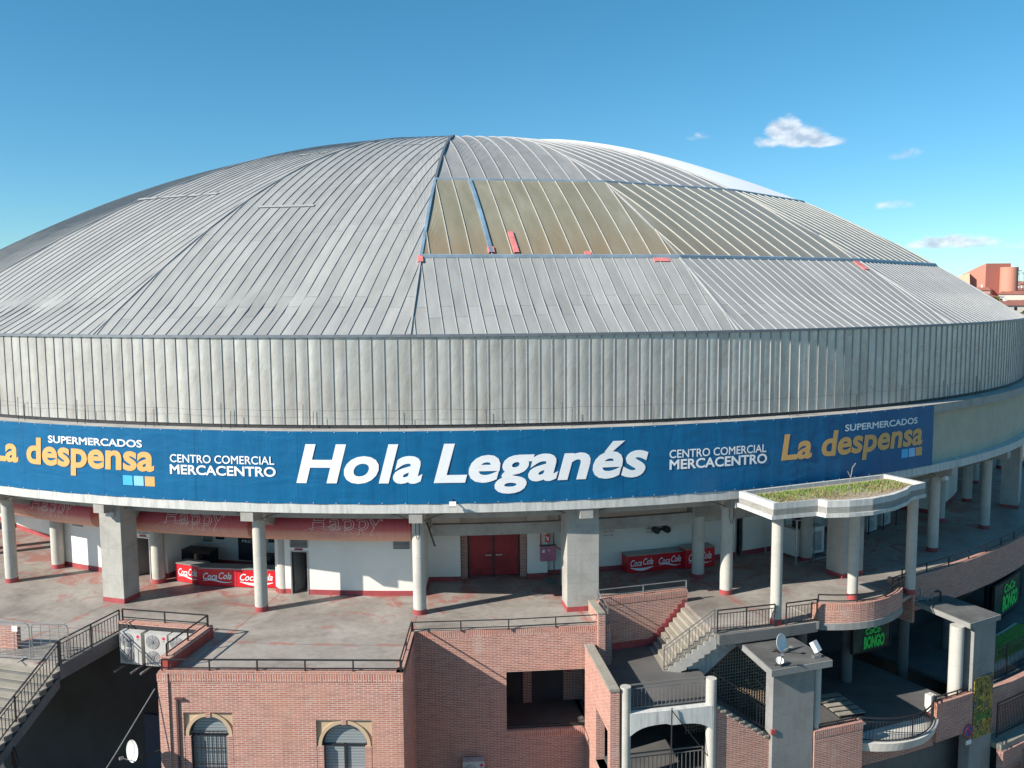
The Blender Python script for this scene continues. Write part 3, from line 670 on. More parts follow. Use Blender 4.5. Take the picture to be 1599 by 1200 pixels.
# ---------------------------------------------------------------- red awnings "Happy"
for i, (a0, a1, wh) in enumerate(((-28.8, -20.9, 'behind the leftmost round column'), (-18.2, -9.9, 'above the bar with red drinks counters'), (-9.1, -.2, 'above the white booth wall, rightmost of three'))):
    b = MB(); n = 14; segs = 12
    prof = [(43.35 - .1 + .62 * math.sin(t) * .9, 3.42 + .62 * -math.cos(t)) for t in [math.pi * k / segs * 1.05 for k in range(segs + 1)]]
    for k in range(n):
        a, c = a0 + (a1 - a0) * k / n, a0 + (a1 - a0) * (k + 1) / n
        for (r0, z0), (r1, z1) in zip(prof, prof[1:]): b.face([P(a, r0, z0), P(c, r0, z0), P(c, r1, z1), P(a, r1, z1)])
    for a in (a0, a1): b.face([P(a, r, z) for r, z in prof])
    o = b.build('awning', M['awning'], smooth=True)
    tag(o, 'rolled red and orange fabric awning ' + wh, 'awning', 'rolled awnings under the gallery ceiling')
    vs, fs = text_mesh('Happy', 0, 0, .012); xs = [v[0] for v in vs]; x0, x1 = min(xs), max(xs)
    t0 = a0 + (a1 - a0) * .34; t1 = a0 + (a1 - a0) * .82; b = MB()
    def on_roll(phx, s):  # s: metres down from the top along the roll
        t = math.pi * 1.0 - s / .62; return P(phx, 43.25 + .64 * math.sin(t) * .9 + .012, 3.42 - .64 * math.cos(t))
    for fc in fs: b.face([on_roll(t0 + (t1 - t0) * (vs[j][0] - x0) / (x1 - x0), .95 - vs[j][1] * 1.0) for j in fc])
    b.build('lettering', M['outline'], o)
    if i < 5:
        b = MB(); c_ = (a0 + a1) / 2
        for q in range(5):
            n2 = 24; pts = [on_roll(c_ + (1.9 - q * .38) * math.cos(2 * math.pi * m / n2) * .95, 1.12 + (.32 - q * .06) * math.sin(2 * math.pi * m / n2)) for m in range(n2 + 1)]; b.path(pts, .014, 3)
        b.build('spiral_outline', M['outline'], o)
# ---------------------------------------------------------------- bar behind the pillar
def soda_panel(par, M4, wd, h, swoosh=False):
    flat_text('Coca', h * .34, wd * .40, M4 @ Matrix.Translation((wd * .10, -.0, h * .38)), M['twhite'], 'lettering', par, .012, .015, .35)
    flat_text('Cola', h * .34, wd * .36, M4 @ Matrix.Translation((wd * .54, -.0, h * .42)), M['twhite'], 'lettering', par, .012, .015, .35)
    b = MB(); b.m = M4
    pts = [(wd * (.1 + .8 * t), h * (.30 + (.06 * math.sin(t * 6) if not swoosh else -.12 * math.sin(t * 3.1)))) for t in [k / 14 for k in range(15)]]
    for k, (p, q) in enumerate(zip(pts, pts[1:])):
        th = (.028 if not swoosh else .06) * h * (math.sin(math.pi * (k + .5) / 14) + .25)
        b.face([(p[0], -.011, p[1] - th), (q[0], -.011, q[1] - th), (q[0], -.011, q[1] + th), (p[0], -.011, p[1] + th)])
    b.build('ribbon', M['twhite'], par)
def counter(ph0, ph1, r0, r1, h, label, n=2, dep=.7, swoosh=False):
    A = P(ph0, r0, 0); B = P(ph1, r1, 0); L = (B - A).length; X = (B - A).normalized(); Y = Vector((-X.y, X.x, 0))
    M4 = Matrix.Translation(A) @ Matrix(((X.x, Y.x, 0, 0), (X.y, Y.y, 0, 0), (0, 0, 1, 0), (0, 0, 0, 1)))
    root = empty('drinks_counter', A, label, 'counter', 'red drinks counters')
    b = MB(); b.m = M4; b.box(0, L, 0, dep, .03, h - .05); b.build('front_panel', M['coke'], root)
    b = MB(); b.m = M4; b.box(-.03, L + .03, -.03, dep + .02, h - .05, h); b.build('worktop', M['coketop'], root)
    for k in range(n + 1):
        b = MB(); b.m = M4; x = L * k / n; b.box(x - .015, x + .015, -.012, 0, .03, h - .05); b.build('panel_trim', M['logo'], root)
    for k in range(n): soda_panel(root, M4 @ Matrix.Translation((L * k / n, 0, 0)), L / n, h, swoosh and k == (0 if ph0 > 0 else n - 1))
counter(-16.6, -14.65, 41.9, 42.1, .95, 'short red cola counter at the left end of the bar, set slightly back', 1)
counter(-14.5, -12.1, 42.25, 42.05, .92, 'red cola counter in the middle of the left bar, with one large logo', 1)
counter(-12.05, -9.3, 42.05, 41.9, .92, 'red cola counter at the right end of the left bar beside the inner column', 1, swoosh=True)
counter(14.2, 18.5, 40.75, 40.75, .92, 'long red cola counter with two logos against the shaded wall right of the big pillar', 2, swoosh=True)
counter(18.45, 20.75, 41.0, 41.0, 1.05, 'short red cola counter behind the round column right of the long counter', 1)
def boxthing(name, mat, label, cat, ph, r, z, sx, sy, sz, turn=0, extra=None):
    root = empty(name, P(ph, r, z), label, cat)
    b = MB(); b.m = frame(ph, r, z, turn); b.box(-sx / 2, sx / 2, -sy / 2, sy / 2, 0.06 if sz > .5 else 0, sz); b.build('cabinet', mat, root)
    if extra: extra(root, frame(ph, r, z, turn), sx, sy, sz)
    return root
def fr_extra(root, m, sx, sy, sz):
    b = MB(); b.m = m
    for k in range(2): b.box(-sx / 2 + .05 + k * sx / 2, -.05 + k * sx / 2, -sy / 2 - .02, -sy / 2, .12, sz - .12)
    b.build('door_panel', M['glass'], root)
    b = MB(); b.m = m; b.box(-sx / 2 - .03, sx / 2 + .03, -sy / 2 - .03, sy / 2 + .03, sz, sz + .04); b.build('worktop', M['steel'], root)
boxthing('bar_fridge', M['steel'], 'low black bar fridge standing behind the left red counter', 'fridge', -16.6, 40.2, 0, 1.9, .7, 1.12, extra=fr_extra)
boxthing('bar_fridge', M['steel'], 'small black fridge behind the bar beside the inner column', 'fridge', -11.0, 40.6, 0, .9, .7, 1.15, extra=fr_extra)
def wall_panel(name, mat, label, cat, p0, p1, r, z0, z1, text=None, tm=None):
    root = empty(name, P((p0 + p1) / 2, r, z0), label, cat)
    b = MB(); b.polar(p0, p1, r, r + .04, z0, z1, 1); b.build('board', mat, root)
    b = MB(); q = .04; b.polar(p0, p1, r + .03, r + .055, z0 - .02, z0 + .02, 1); b.polar(p0, p1, r + .03, r + .055, z1 - .02, z1 + .02, 1); b.build('frame', M['steel'], root)
    if text:
        for k, (tx, zb, cp, f0, f1) in enumerate(text): ring_text(tx, p0 + (p1 - p0) * f0, p0 + (p1 - p0) * f1, zb, cp, r + .06, tm or M['twhite'], 'lettering', root, .01)
    return root
wall_panel('menu_board', M['dark'], 'tall black chalk menu board on the back wall of the bar', 'menu board', -14.4, -12.6, 38.92, .35, 1.95, [('HAPPY', 1.55, .14, .2, .8), ('PRICE', 1.25, .14, .2, .8)])
wall_panel('screen', M['dark'], 'small dark screen on the back wall left of the menu board', 'screen', -16.3, -15.6, 38.92, 1.35, 1.75)
wall_panel('screen', M['dark'], 'small tilted dark screen high beside the inner column of the bar', 'screen', -11.9, -11.2, 38.92, 1.35, 1.8)
wall_panel('poster', M['conc'], 'faded grey poster on the side of the bar wall', 'poster', -17.4, -16.6, 38.94, 1.2, 1.9)
ring_text('SALIDA', 12.75, 13.6, 1.98, .06, 40.03, M['brickred'], 'wall_lettering', gwall); ring_text('6 a 10', 12.85, 13.5, 1.78, .08, 40.03, M['steel'], 'wall_lettering', gwall); ring_text('SALIDA', 16.0, 16.9, 1.98, .06, 40.03, M['steel'], 'wall_lettering', gwall); ring_text('5 a 6', 16.1, 16.8, 1.76, .08, 40.03, M['steel'], 'wall_lettering', gwall)
# projector, meter box, fire sign, pipes
root = empty('wall_projector', P(16.95, 40.5, 2.0), 'black twin floodlight fixed high on the white wall above the counter', 'floodlight')
for d in (-.3, .28):
    b = MB(); b.m = frame(16.95, 40.4, 2.0) @ Matrix.Translation((d, 0, 0)) @ Matrix.Rotation(R(90), 4, 'X'); b.cyl((0, 0), .17, -.15, .2, 18); b.build('lamp_head', M['steel'], root, smooth=True)
b = MB(); b.m = frame(16.95, 40.4, 2.0); b.box(-.34, .34, .0, .12, -.06, .06); b.build('bracket', M['steel'], root)
root = empty('meter_box', P(8.6, 40.6, .85), 'pink metal cabinet on the wall right of the red doors', 'cabinet')
b = MB(); b.m = frame(8.6, 40.5, .88); b.box(-.38, .38, -.12, .1, 0, .72); b.build('cabinet', M['pink'], root)
b = MB(); b.m = frame(8.6, 40.5, .88); b.box(-.3, -.18, -.13, -.12, .42, .56); b.box(.0, .06, -.13, -.12, .5, .56); b.build('sticker', M['twhite'], root)
b = MB(); b.m = frame(8.6, 40.5, .88); b.box(-.4, .4, -.14, .1, .72, .76); b.build('rain_hood', M['conc_d'], root)
root = empty('fire_sign', P(8.6, 40.45, 1.78), 'small red fire extinguisher sign above the pink cabinet', 'sign')
b = MB(); b.m = frame(8.6, 40.45, 1.78); b.box(-.12, .12, -.02, 0, 0, .36); b.build('plate', plain('sign_red', (.7, .03, .02), .5), root)
b = MB(); b.m = frame(8.6, 40.45, 1.78); b.box(-.03, .05, -.024, -.02, .06, .24); b.box(-.07, -.03, -.024, -.02, .18, .28); b.build('pictogram', M['twhite'], root)
b = MB(); b.path([P(8.1, 40.5, 2.6), P(8.1, 40.5, 1.35), P(8.35, 40.5, 1.35)], .06); b.path([P(8.25, 40.5, 2.3), P(9.0, 40.5, 2.25), P(9.05, 40.5, 1.6), P(9.6, 41, 1.4)], .04); b.build('conduit', M['brickred'], gwall)
b = MB(); b.path([P(9.0, 40.45, 2.5), P(9.05, 40.45, .3)], .05); b.build('conduit', M['steel'], gwall)
b = MB(); b.m = frame(8.65, 41.0, .01, 25); b.box(-.22, .22, -.28, .28, 0, .09); tag(b.build('cardboard_sheet', M['conc_d']), 'flat grey sheet left on the floor below the pink cabinet', 'sheet')
# cables under the ledge
b = MB()
for k in range(-4, 6):
    a0 = PH0 + 9 * k; pts = []
    for i in range(25):
        t = i / 24; sag = .10 * math.sin(math.pi * t) + .03 * math.sin(9 * t + k); dip = -.42 * math.exp(-(t * 9) ** 2) - .42 * math.exp(-((1 - t) * 9) ** 2)
        pts.append(P(a0 + 9 * t, 44.9 + .22 * (abs(t - .5) * 2) ** 8, 4.55 - sag * .8 + dip))
    b.path(pts, .035, 3)
tag(b.build('power_cable', M['cable'], arena))
b = MB()
for ph, w_ in ((-17.4, .5), (.4, .25), (9.9, .3), (18.4, .3)):
    pts = [P(ph + .35 * math.cos(t) * w_ * 1.3, 45.12, 3.85 + .45 * math.sin(t) * (1 + w_ * .3)) for t in [2 * math.pi * k / 14 for k in range(15)]]; b.path(pts, .03, 3)
b.path([P(.9, 45.1, 4.1), P(1.3, 44.9, 3.0)], .06)
b.build('cable_loop', M['cable'], arena)
def spotlight(ph, r, z, label, turn=0):
    root = empty('floodlight', P(ph, r, z), label, 'floodlight', 'small floodlights under the banner')
    b = MB(); b.m = frame(ph, r, z, turn) @ Matrix.Rotation(R(-25), 4, 'X'); b.box(-.14, .14, -.1, .1, -.1, .1); b.build('lamp_head', M['white'], root)
    b = MB(); b.m = frame(ph, r, z, turn); b.bar((0, .1, 0), (0, .55, .25), .04); b.build('arm', M['steel'], root)
spotlight(2.35, 46.3, 5.15, 'small white floodlight clipped to the bottom edge of the banner above the red doors')
spotlight(-17.4, 45.4, 4.1, 'white floodlight on top of the big pillar left of the bar'); spotlight(-26.6, 45.2, 4.1, 'white floodlight on the leftmost column'); spotlight(36.6, 45.3, 4.0, 'small white floodlight on the shaded column right of the planter canopy')

# ---------------------------------------------------------------- brick front block (left) and recess
bw = MB(); so = MB()
A0 = P(-9.75, 51.45, 0); A1 = P(.35, 50.95, 0)   # front corners of the projecting block
A2 = P(.35, 46.9, 0); A3 = P(-9.75, 48.2, 0)
def offs(p, d): return p
def wallq(b, A, B, z0, z1, th=.35, openings=()):
    """straight brick wall from A to B (outside on the right-hand side of travel) with rectangular openings (s0,s1,za,zb)"""
    A = Vector((A[0], A[1], 0)); B = Vector((B[0], B[1], 0)); L = (B - A).length; X = (B - A) / L; Yv = Vector((-X.y, X.x, 0))
    m = Matrix.Translation(A) @ Matrix(((X.x, Yv.x, 0, 0), (X.y, Yv.y, 0, 0), (0, 0, 1, 0), (0, 0, 0, 1)))
    old = b.m; b.m = m; s = 0
    for s0, s1, za, zb in sorted(openings):
        if s0 > s: b.box(s, s0, 0, th, z0, z1)
        if za > z0: b.box(s0, s1, 0, th, z0, za)
        if zb < z1: b.box(s0, s1, 0, th, zb, z1)
        s = s1
    if s < L: b.box(s, L, 0, th, z0, z1)
    b.m = old; return m, L
# window openings in the block front
Lf = (A1 - A0).length
wins = [(.90, 2.72, -3.9, -1.52), (5.80, 7.86, -3.9, -1.78)]
mA, L = wallq(bw, A0, A1, GZ, -.34, .4, [])
bw = MB()
mA, L = wallq(bw, A0, A1, GZ, -.34, .4, wins)
wallq(bw, A1, A2, GZ, -.34, .4); wallq(bw, A3, A0, GZ, -.34, .4)
block = bw.build('brick_block', M['brick'], arena)
so = MB()
for p, q in ((A0, A1), (A1, A2), (A3, A0)): wallq(so, p - Vector((0, .0, 0)), q, -.34, -.02, .4)
so.m = mA; so.box(-.02, L + .02, -.02, .0, -.33, -.03)
so.build('soldier_course', M['soldier'], block)
b = MB(); b.prism([(A0.x, A0.y), (A1.x, A1.y), (A2.x + .0, A2.y), (P(-4.5, 46.98, 0).x, P(-4.5, 46.98, 0).y), (A3.x, A3.y + 1.2)], -.3, -.02)
b.build('block_core', M['conc_d'], block)
# floor of the terrace on the block: one sheet from the gallery edge out to the parapet
b = MB(); A0i = P(-9.6, 50.9, 0); A1i = P(.1, 50.55, 0)
outer = [P(-9.55, 51.15, 0), P(.12, 50.7, 0)]; inner = [P(a, 46.9, 0) for a in (.12, -2, -4, -6, -8, -9.55)]
b.prism([(p.x, p.y) for p in outer + inner], -.2, .004); b.build('terrace_floor', M['floor'], arena)
b = MB(); wallq(b, P(-9.7, 51.47, 0), P(.37, 50.97, 0), -.02, .05, .35); wallq(b, P(.37, 50.97, 0), P(.37, 46.9, 0), -.02, .05, .25); b.build('brick_coping', M['brick'], arena)
# arched windows
def arched(s0, s1, za, zb, door=False):
    root = MB(); root.m = mA; wd = s1 - s0; cx = (s0 + s1) / 2; ra = wd * .41
    zc = zb - ra - .16
    b = MB(); b.m = mA    # tan surround with an arched hole, set back from the brick
    n = 18; top = zb; y0, y1 = .10, .30
    arc = [(cx + ra * math.cos(t), zc + ra * math.sin(t)) for t in [math.pi * k / n for k in range(n + 1)]]
    for (xa, z_a), (xb, z_b) in zip(arc, arc[1:]):
        b.face([(xb, y0, z_b), (xa, y0, z_a), (xa, y0, top), (xb, y0, top)]); b.face([(xa, y0, z_a), (xb, y0, z_b), (xb, y1, z_b), (xa, y1, z_a)])
    for xa, xb in ((s0, cx - ra), (cx + ra, s1)): b.box(xa, xb, y0, y1, zc if not door else zc, top)
    fr = b.build('window_surround', M['tan'], block)
    b = MB(); b.m = mA   # moulded arch ring
    for k in range(n):
        t0, t1 = math.pi * k / n, math.pi * (k + 1) / n; r0, r1 = ra, ra + .13
        q = [(cx + r * math.cos(t), z_) for r, t, z_ in ()]
        p = lambda r, t, y: (cx + r * math.cos(t), y, zc + r * math.sin(t))
        b.face([p(r0, t1, .03), p(r0, t0, .03), p(r1, t0, .03), p(r1, t1, .03)]); b.face([p(r1, t0, .03), p(r1, t0, .1), p(r1, t1, .1), p(r1, t1, .03)]); b.face([p(r0, t1, .03), p(r0, t1, .12), p(r0, t0, .12), p(r0, t0, .03)])
    for x in (cx - ra - .13, cx + ra): b.box(x, x + .13, .03, .12, zc - .12, zc)
    b.build('arch_moulding', M['tan'], fr)
    b = MB(); b.m = mA; b.box(cx - .09, cx + .09, .0, .1, zb - .17, zb - .0); b.box(cx - .07, cx + .07, .0, .1, zc + ra - .03, zb - .17); b.build('keystone', M['brick'], fr)
    b = MB(); b.m = mA; b.box(cx - ra, cx + ra, .26, .32, za, zc + ra); b.build('roller_shutter', M['shutter'], fr)
    b = MB(); b.m = mA
    for x in (cx - ra + .01, cx + ra - .07): b.box(x, x + .06, .18, .26, za, zc)
    b.box(cx - ra, cx + ra, .19, .25, zc - .06, zc)
    if door: b.box(cx - .05, cx + .05, .18, .26, za, zc)
    pa = [(cx + (ra - .03) * math.cos(t), .22, zc + (ra - .03) * math.sin(t)) for t in [math.pi * k / n for k in range(n + 1)]]; b.path(pa, .06)
    b.build('window_frame', M['steel'], fr)
    b = MB(); b.m = mA; b.box(s0 + .02, s0 + wd * .09 + .08, .005, .1, za, zc); b.build('brick_reveal', M['brick'], fr); b = MB(); b.m = mA; b.box(s1 - wd * .09 - .08, s1 - .02, .005, .1, za, zc); b.build('brick_reveal', M['brick'], fr)
    if not door:
        b = MB(); b.m = mA
        for k in range(9): x = cx - ra + .1 + k * (2 * ra - .2) / 8; b.bar((x, .07, za), (x, .07, zc + .15), .02)
        for z_ in (zc + .15, zc - .5, zc - 1.1): b.bar((cx - ra + .1, .07, z_), (cx + ra - .1, .07, z_), .025)
        b.build('window_bars', M['steel'], fr)
arched(*wins[0]); arched(*wins[1], door=True)
# lamp post bracket beside the left window
b = MB(); b.m = mA; b.box(.66, .74, -.06, -.01, -4.6, -.95); b.box(.64, .95, -.12, -.02, -.98, -.93); b.build('downpipe', plain('rusty_pipe', (.10, .05, .045), .7), block)
# recessed brick wall between the block and the stairs
B0 = P(.35, 46.95, 0); B1 = P(10.35, 47.0, 0)
rw = MB(); L2 = (B1 - B0).length
sB = lambda x: (x - B0.x)
# x in world: opening 4.1..7.6 (world x is photo x plus the arena offset)
mB, L2 = wallq(rw, B0, B1, GZ, -.30, .35, [(3.78, 7.3, -4.4, -1.86)])
rec = rw.build('recessed_brick_wall', M['brick'], arena)
b = MB(); wallq(b, B0, B1, -.30, -.0, .35); b.build('soldier_course', M['soldier'], rec)
b = MB(); b.m = mB; b.box(3.7, 7.38, -.02, .0, -4.72, -4.44); b.build('sill_course', M['soldier'], rec)
b = MB(); b.prism([(p.x, p.y) for p in (P(.35, 46.9, 0), P(5.3, 46.72, 0), P(10.3, 46.94, 0), P(10.2, 46.3, 0), P(5, 46.3, 0), P(.35, 46.3, 0))], -.01, .004); b.build('terrace_edge', M['floor'], arena)
b = MB(); b.m = mB; b.box(3.78, 7.3, .35, 3.2, -4.75, -4.6); b.build('corridor_floor', M['dfloor'], rec)
M['dbrick'] = brick('shaded_brick', False, (.45, .4, .4))  # darker copy of the brick, corridor shade put into its tint
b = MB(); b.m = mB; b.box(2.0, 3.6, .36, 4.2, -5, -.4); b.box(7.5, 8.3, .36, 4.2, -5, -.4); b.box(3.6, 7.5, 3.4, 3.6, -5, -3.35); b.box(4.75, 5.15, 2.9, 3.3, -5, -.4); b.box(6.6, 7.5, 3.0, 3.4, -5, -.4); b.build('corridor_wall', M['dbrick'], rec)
b = MB(); b.m = mB; b.box(3.6, 7.5, 3.38, 3.62, -3.35, -3.12); b.build('corridor_soldier_course', M['soldier'], rec)
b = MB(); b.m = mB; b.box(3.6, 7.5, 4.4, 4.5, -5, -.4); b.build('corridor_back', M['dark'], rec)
b = MB(); b.m = mB; b.box(6.72, 6.92, 2.96, 3.0, -3.3, -3.05); b.build('red_box', M['redbase'], rec)
b = MB(); b.m = mB; b.path([(3.78, .15, -4.3), (7.3, .15, -4.3)], .06); b.path([(3.78, .15, -4.36), (7.3, .15, -4.36)], .05)
for k in range(4): b.bar((3.95 + k * 1.1, .15, -4.42), (3.95 + k * 1.1, .15, -4.3), .05)
b.build('sill_rail', M['steel'], rec)
b = MB(); b.m = mB; b.bar((6.4, 1.0, -2.05), (6.9, 1.0, -2.05), .07); b.build('corridor_lamp', M['white'], rec)

# ---------------------------------------------------------------- railings
def railing(name, label, pts, h=.95, low=.12, spacing=.13, post=1.8, mat=None, pick=True, group=None, hdrop=0.0, wr=.045):
    """pts: foot line. Posts, top and bottom rails, thin pickets as one part each"""
    mat = mat or M['steel']; root = empty(name, pts[0], label, 'railing', group)
    up = Vector((0, 0, 1)); tr = MB(); tr.path([p + up * h for p in pts], wr, 4)
    if pick: tr.path([p + up * (h - .16 - hdrop) for p in pts], .028, 4)
    tr.build('top_rail', mat, root)
    lo = MB(); lo.path([p + up * low for p in pts], wr * .85, 4); lo.build('bottom_rail', mat, root)
    # walk
    cum = [0]
    for a, b_ in zip(pts, pts[1:]): cum.append(cum[-1] + (b_ - a).length)
    def at(s):
        for i in range(len(pts) - 1):
            if s <= cum[i + 1] + 1e-6: t = (s - cum[i]) / max(1e-6, cum[i + 1] - cum[i]); return pts[i].lerp(pts[i + 1], t)
        return pts[-1]
    n = max(1, round(cum[-1] / post))
    for k in range(n + 1):
        b = MB(); p = at(cum[-1] * k / n); b.bar(p - up * .02, p + up * h, .05); b.build('post', mat, root)
    if pick:
        b = MB(); m = int(cum[-1] / spacing)
        for k in range(1, m): p = at(cum[-1] * k / m); b.bar(p + up * low, p + up * (h - .16 - hdrop), .02, 4, False)
        b.build('pickets', mat, root, weld=False)
    return root
arc = lambda a0, a1, r, z, st=1.0: [P(a0 + (a1 - a0) * i / max(1, int(abs(a1 - a0) / st)), r, z) for i in range(max(1, int(abs(a1 - a0) / st)) + 1)]
inn = lambda p, d: p
railing('terrace_railing', 'low black two-bar railing on the front edge of the left brick block', [P(-9.6, 51.35, .05), P(.3, 50.87, .05)], .42, .10, pick=False, post=1.95, wr=.05)
railing('terrace_railing', 'low black railing running back along the right side of the left brick block', [P(.25, 50.85, .05), P(.25, 47.0, .05)], .42, .10, pick=False, post=2.0)
railing('terrace_railing', 'low thin railing on top of the recessed brick wall below the big pillar', [P(.3, 46.95, .0), P(5.2, 46.88, .0), P(9.9, 46.9, .0)], .42, .12, pick=False, post=2.0, wr=.035)

# ---------------------------------------------------------------- pit with the air conditioners
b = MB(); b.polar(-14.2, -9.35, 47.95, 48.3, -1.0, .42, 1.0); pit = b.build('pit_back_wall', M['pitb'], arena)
b = MB(); b.polar(-14.2, -9.35, 47.94, 48.32, .42, .50, 1.0); b.build('coping', M['brick'], pit)
b = MB(); b.polar(-9.75, -9.3, 48.0, 51.2, .004, .42, 2); pw = b.build('pit_side_wall', M['brickred'], arena)
b = MB(); b.polar(-9.78, -9.28, 48.33, 51.25, .42, .50, 2); b.build('coping', M['brick'], pw)
railing('pit_railing', 'black two-bar railing around the back of the air conditioner pit', [P(-14.1, 48.1, .5), P(-9.5, 48.1, .5)], .46, .12, pick=False, post=1.9)
railing('pit_railing', 'black two-bar railing along the right side of the air conditioner pit', [P(-9.5, 48.15, .5), P(-9.52, 51.1, .5)], .46, .12, pick=False, post=1.6)
f = MB(); f.polar(-14.2, -9.75, 46.9, 47.95, -.35, .003, 1); f.build('gallery_floor_strip', M['floor'], arena)
def ac_unit(M4, label, group, fans=2, sx=.95, sy=.34, sz=1.38, logo=True):
    o = M4 @ Vector((0, 0, 0)); root = empty('air_conditioner', o, label, 'air conditioner', group)
    b = MB(); b.m = M4; b.box(-sx / 2, sx / 2, -sy / 2, sy / 2, .06, sz); b.build('casing', M['casing'], root)
    b = MB(); b.m = M4
    b.box(-sx / 2 + .1, -sx / 2 + .2, -sy / 2 + .02, sy / 2 - .02, 0, .06); b.box(sx / 2 - .2, sx / 2 - .1, -sy / 2 + .02, sy / 2 - .02, 0, .06); b.build('feet', M['steel'], root)
    fh = (sz - .1) / fans; cx = -sx * .14; r = min(fh * .44, sx * .33)
    for k in range(fans):
        cz = .1 + fh * (k + .5); b = MB(); b.m = M4 @ Matrix.Translation((cx, -sy / 2 - .001, cz)) @ Matrix.Rotation(R(90), 4, 'X')
        b.cyl((0, 0), r, 0, .015, 20); fn = b.build('fan_grille', M['grille'], root)
        b = MB(); b.m = M4 @ Matrix.Translation((cx, -sy / 2 - .02, cz))
        for q in (r, r * .75, r * .5, r * .25): b.path([(q * math.cos(t), 0, q * math.sin(t)) for t in [2 * math.pi * i / 20 for i in range(21)]], .012, 3)
        for q in range(8): t = math.pi * q / 4; b.bar((r * .12 * math.cos(t), 0, r * .12 * math.sin(t)), (r * math.cos(t), 0, r * math.sin(t)), .012, 3)
        b.m = M4 @ Matrix.Translation((cx, -sy / 2 - .03, cz)) @ Matrix.Rotation(R(90), 4, 'X'); b.cyl((0, 0), r * .2, -.01, .01, 12)
        b.build('fan_guard', M['galv'], fn, weld=False)
    if logo:
        b = MB(); b.m = M4 @ Matrix.Translation((sx * .36, -sy / 2, sz - .16)) @ Matrix.Rotation(R(90), 4, 'X'); b.cyl((0, 0), .065, 0, .006, 16); b.build('round_logo', M['logo'], root)
        flat_text('LG', .05, .09, M4 @ Matrix.Translation((sx * .36 - .045, -sy / 2, sz - .30)), M['conc_d'], 'lettering', root, .004, .02)
    return root
for ph, wh in ((-13.55, 'leftmost of the three'), (-12.2, 'middle of the three'), (-10.95, 'rightmost of the three')):
    ac_unit(frame(ph + .55, 48.75, -1.02), 'white twin-fan air conditioner hanging in the brick pit, ' + wh, 'air conditioners in the brick pit', sx=.98)
b = MB()
for ph in (-13.4, -12.55, -12.05, -11.2, -10.8, -10.0): b.bar(P(ph, 48.3, -1.06), P(ph, 49.5, -1.06), .07)
b.build('wall_bracket', M['galv'], pit)
ac_unit(frame(3.25, 47.15, -6.35, 0) , 'single white air conditioner on the brick wall below the dark opening', None, 1, .9, .36, .95)

# ---------------------------------------------------------------- wide stairs at the left
def stairs(name, label, a0, a1, r0, z0, n, rise, run, mat, under=.25, solid=None):
    root = empty(name, P((a0 + a1) / 2, r0, z0), label, 'stairs'); b = MB()
    for k in range(n):
        z = z0 - rise * (k + 1); ra = r0 + run * k; b.polar(a0, a1, ra, ra + run + .02, z - under, z - .045, 3)
    b.build('stair_body', mat, root)
    b = MB()
    for k in range(n):
        z = z0 - rise * (k + 1); ra = r0 + run * k; b.polar(a0 - .03, a1 + .05, ra - .0, ra + run + .06, z - .045, z, 3)
    b.build('treads', M['pave'], root); return root
st = stairs('wide_staircase', 'wide concrete staircase coming down from the gallery at the far left', -30, -14.2, 51.6, 0, 20, .178, .335, M['conc_d'])
b = MB()
pr = [(51.6, -.42), (58.3, -4.05), (58.3, -4.35), (51.6, -.85)]
for a in (-14.35,):
    L_ = [P(a, r, z) for r, z in pr]; R_ = [P(a + .15, r, z) for r, z in pr]; b.face(L_); b.face(R_[::-1])
    for i in range(4): j = (i + 1) % 4; b.face([L_[j], L_[i], R_[i], R_[j]])
b.build('stringer', M['conc_d'], st)
b = MB(); b.polar(-14.35, -14.15, 48.3, 51.62, -.55, .01, 1); b.build('walkway_edge', M['conc_d'], arena)
railing('stair_railing', 'black picket railing on the level walkway left of the air conditioners', [P(-14.2, 48.2, 0), P(-14.2, 51.5, 0)], .95, .1, .17, 1.7)
railing('stair_railing', 'black picket railing sloping down the open side of the wide staircase', [P(-14.2, 51.6, 0), P(-14.2, 58.0, -3.4)], .95, .08, .17, 2.2)
railing('stair_railing', 'black picket railing on the shaded landing below the wide staircase', [P(-15.6, 54.9, -1.9) + Vector((1.3, .9, -.9)), P(-13.2, 54.6, -3.4), P(-11.8, 55.2, -4.0)], .95, .1, .14, 1.8)
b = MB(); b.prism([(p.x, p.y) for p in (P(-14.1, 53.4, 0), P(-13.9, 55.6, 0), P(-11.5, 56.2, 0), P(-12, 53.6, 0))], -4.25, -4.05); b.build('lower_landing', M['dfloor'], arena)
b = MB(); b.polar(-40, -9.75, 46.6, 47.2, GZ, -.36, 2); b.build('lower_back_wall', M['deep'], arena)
b = MB(); b.polar(-13.9, -11.4, 47.2, 47.3, -6.6, -3.9, 2); b.build('blue_shutter', plain('blue_shutter', (.03, .05, .10), .6), arena)
# crowd barriers
def barrier(M4, wd, label, h=1.2, foot=True):
    root = empty('crowd_barrier', M4 @ Vector((0, 0, 0)), label, 'barrier', 'metal crowd barriers at the top of the wide stairs')
    b = MB(); b.m = M4; c = .15
    pts = [(0, 0, .12), (0, 0, h - c), (c * .3, 0, h - c * .3), (c, 0, h), (wd - c, 0, h), (wd - c * .3, 0, h - c * .3), (wd, 0, h - c), (wd, 0, .12), (0, 0, .12)]
    b.path(pts, .045, 6); b.build('frame', M['galv'], root)
    b = MB(); b.m = M4
    for k in range(8): z = .12 + (h - .12) * (k + 1) / 9; b.bar((.02, 0, z), (wd - .02, 0, z), .016)
    for k in range(3): x = wd * (k + 1) / 4; b.bar((x, 0, .12), (x, 0, h), .016)
    b.build('bars', M['galv'], root, weld=False)
    b = MB(); b.m = M4
    for x in (.35, wd - .35): b.bar((x, -.3, .03), (x, .3, .03), .04); b.bar((x, 0, .03), (x, 0, .14), .04)
    b.build('feet', M['galv'], root); return root
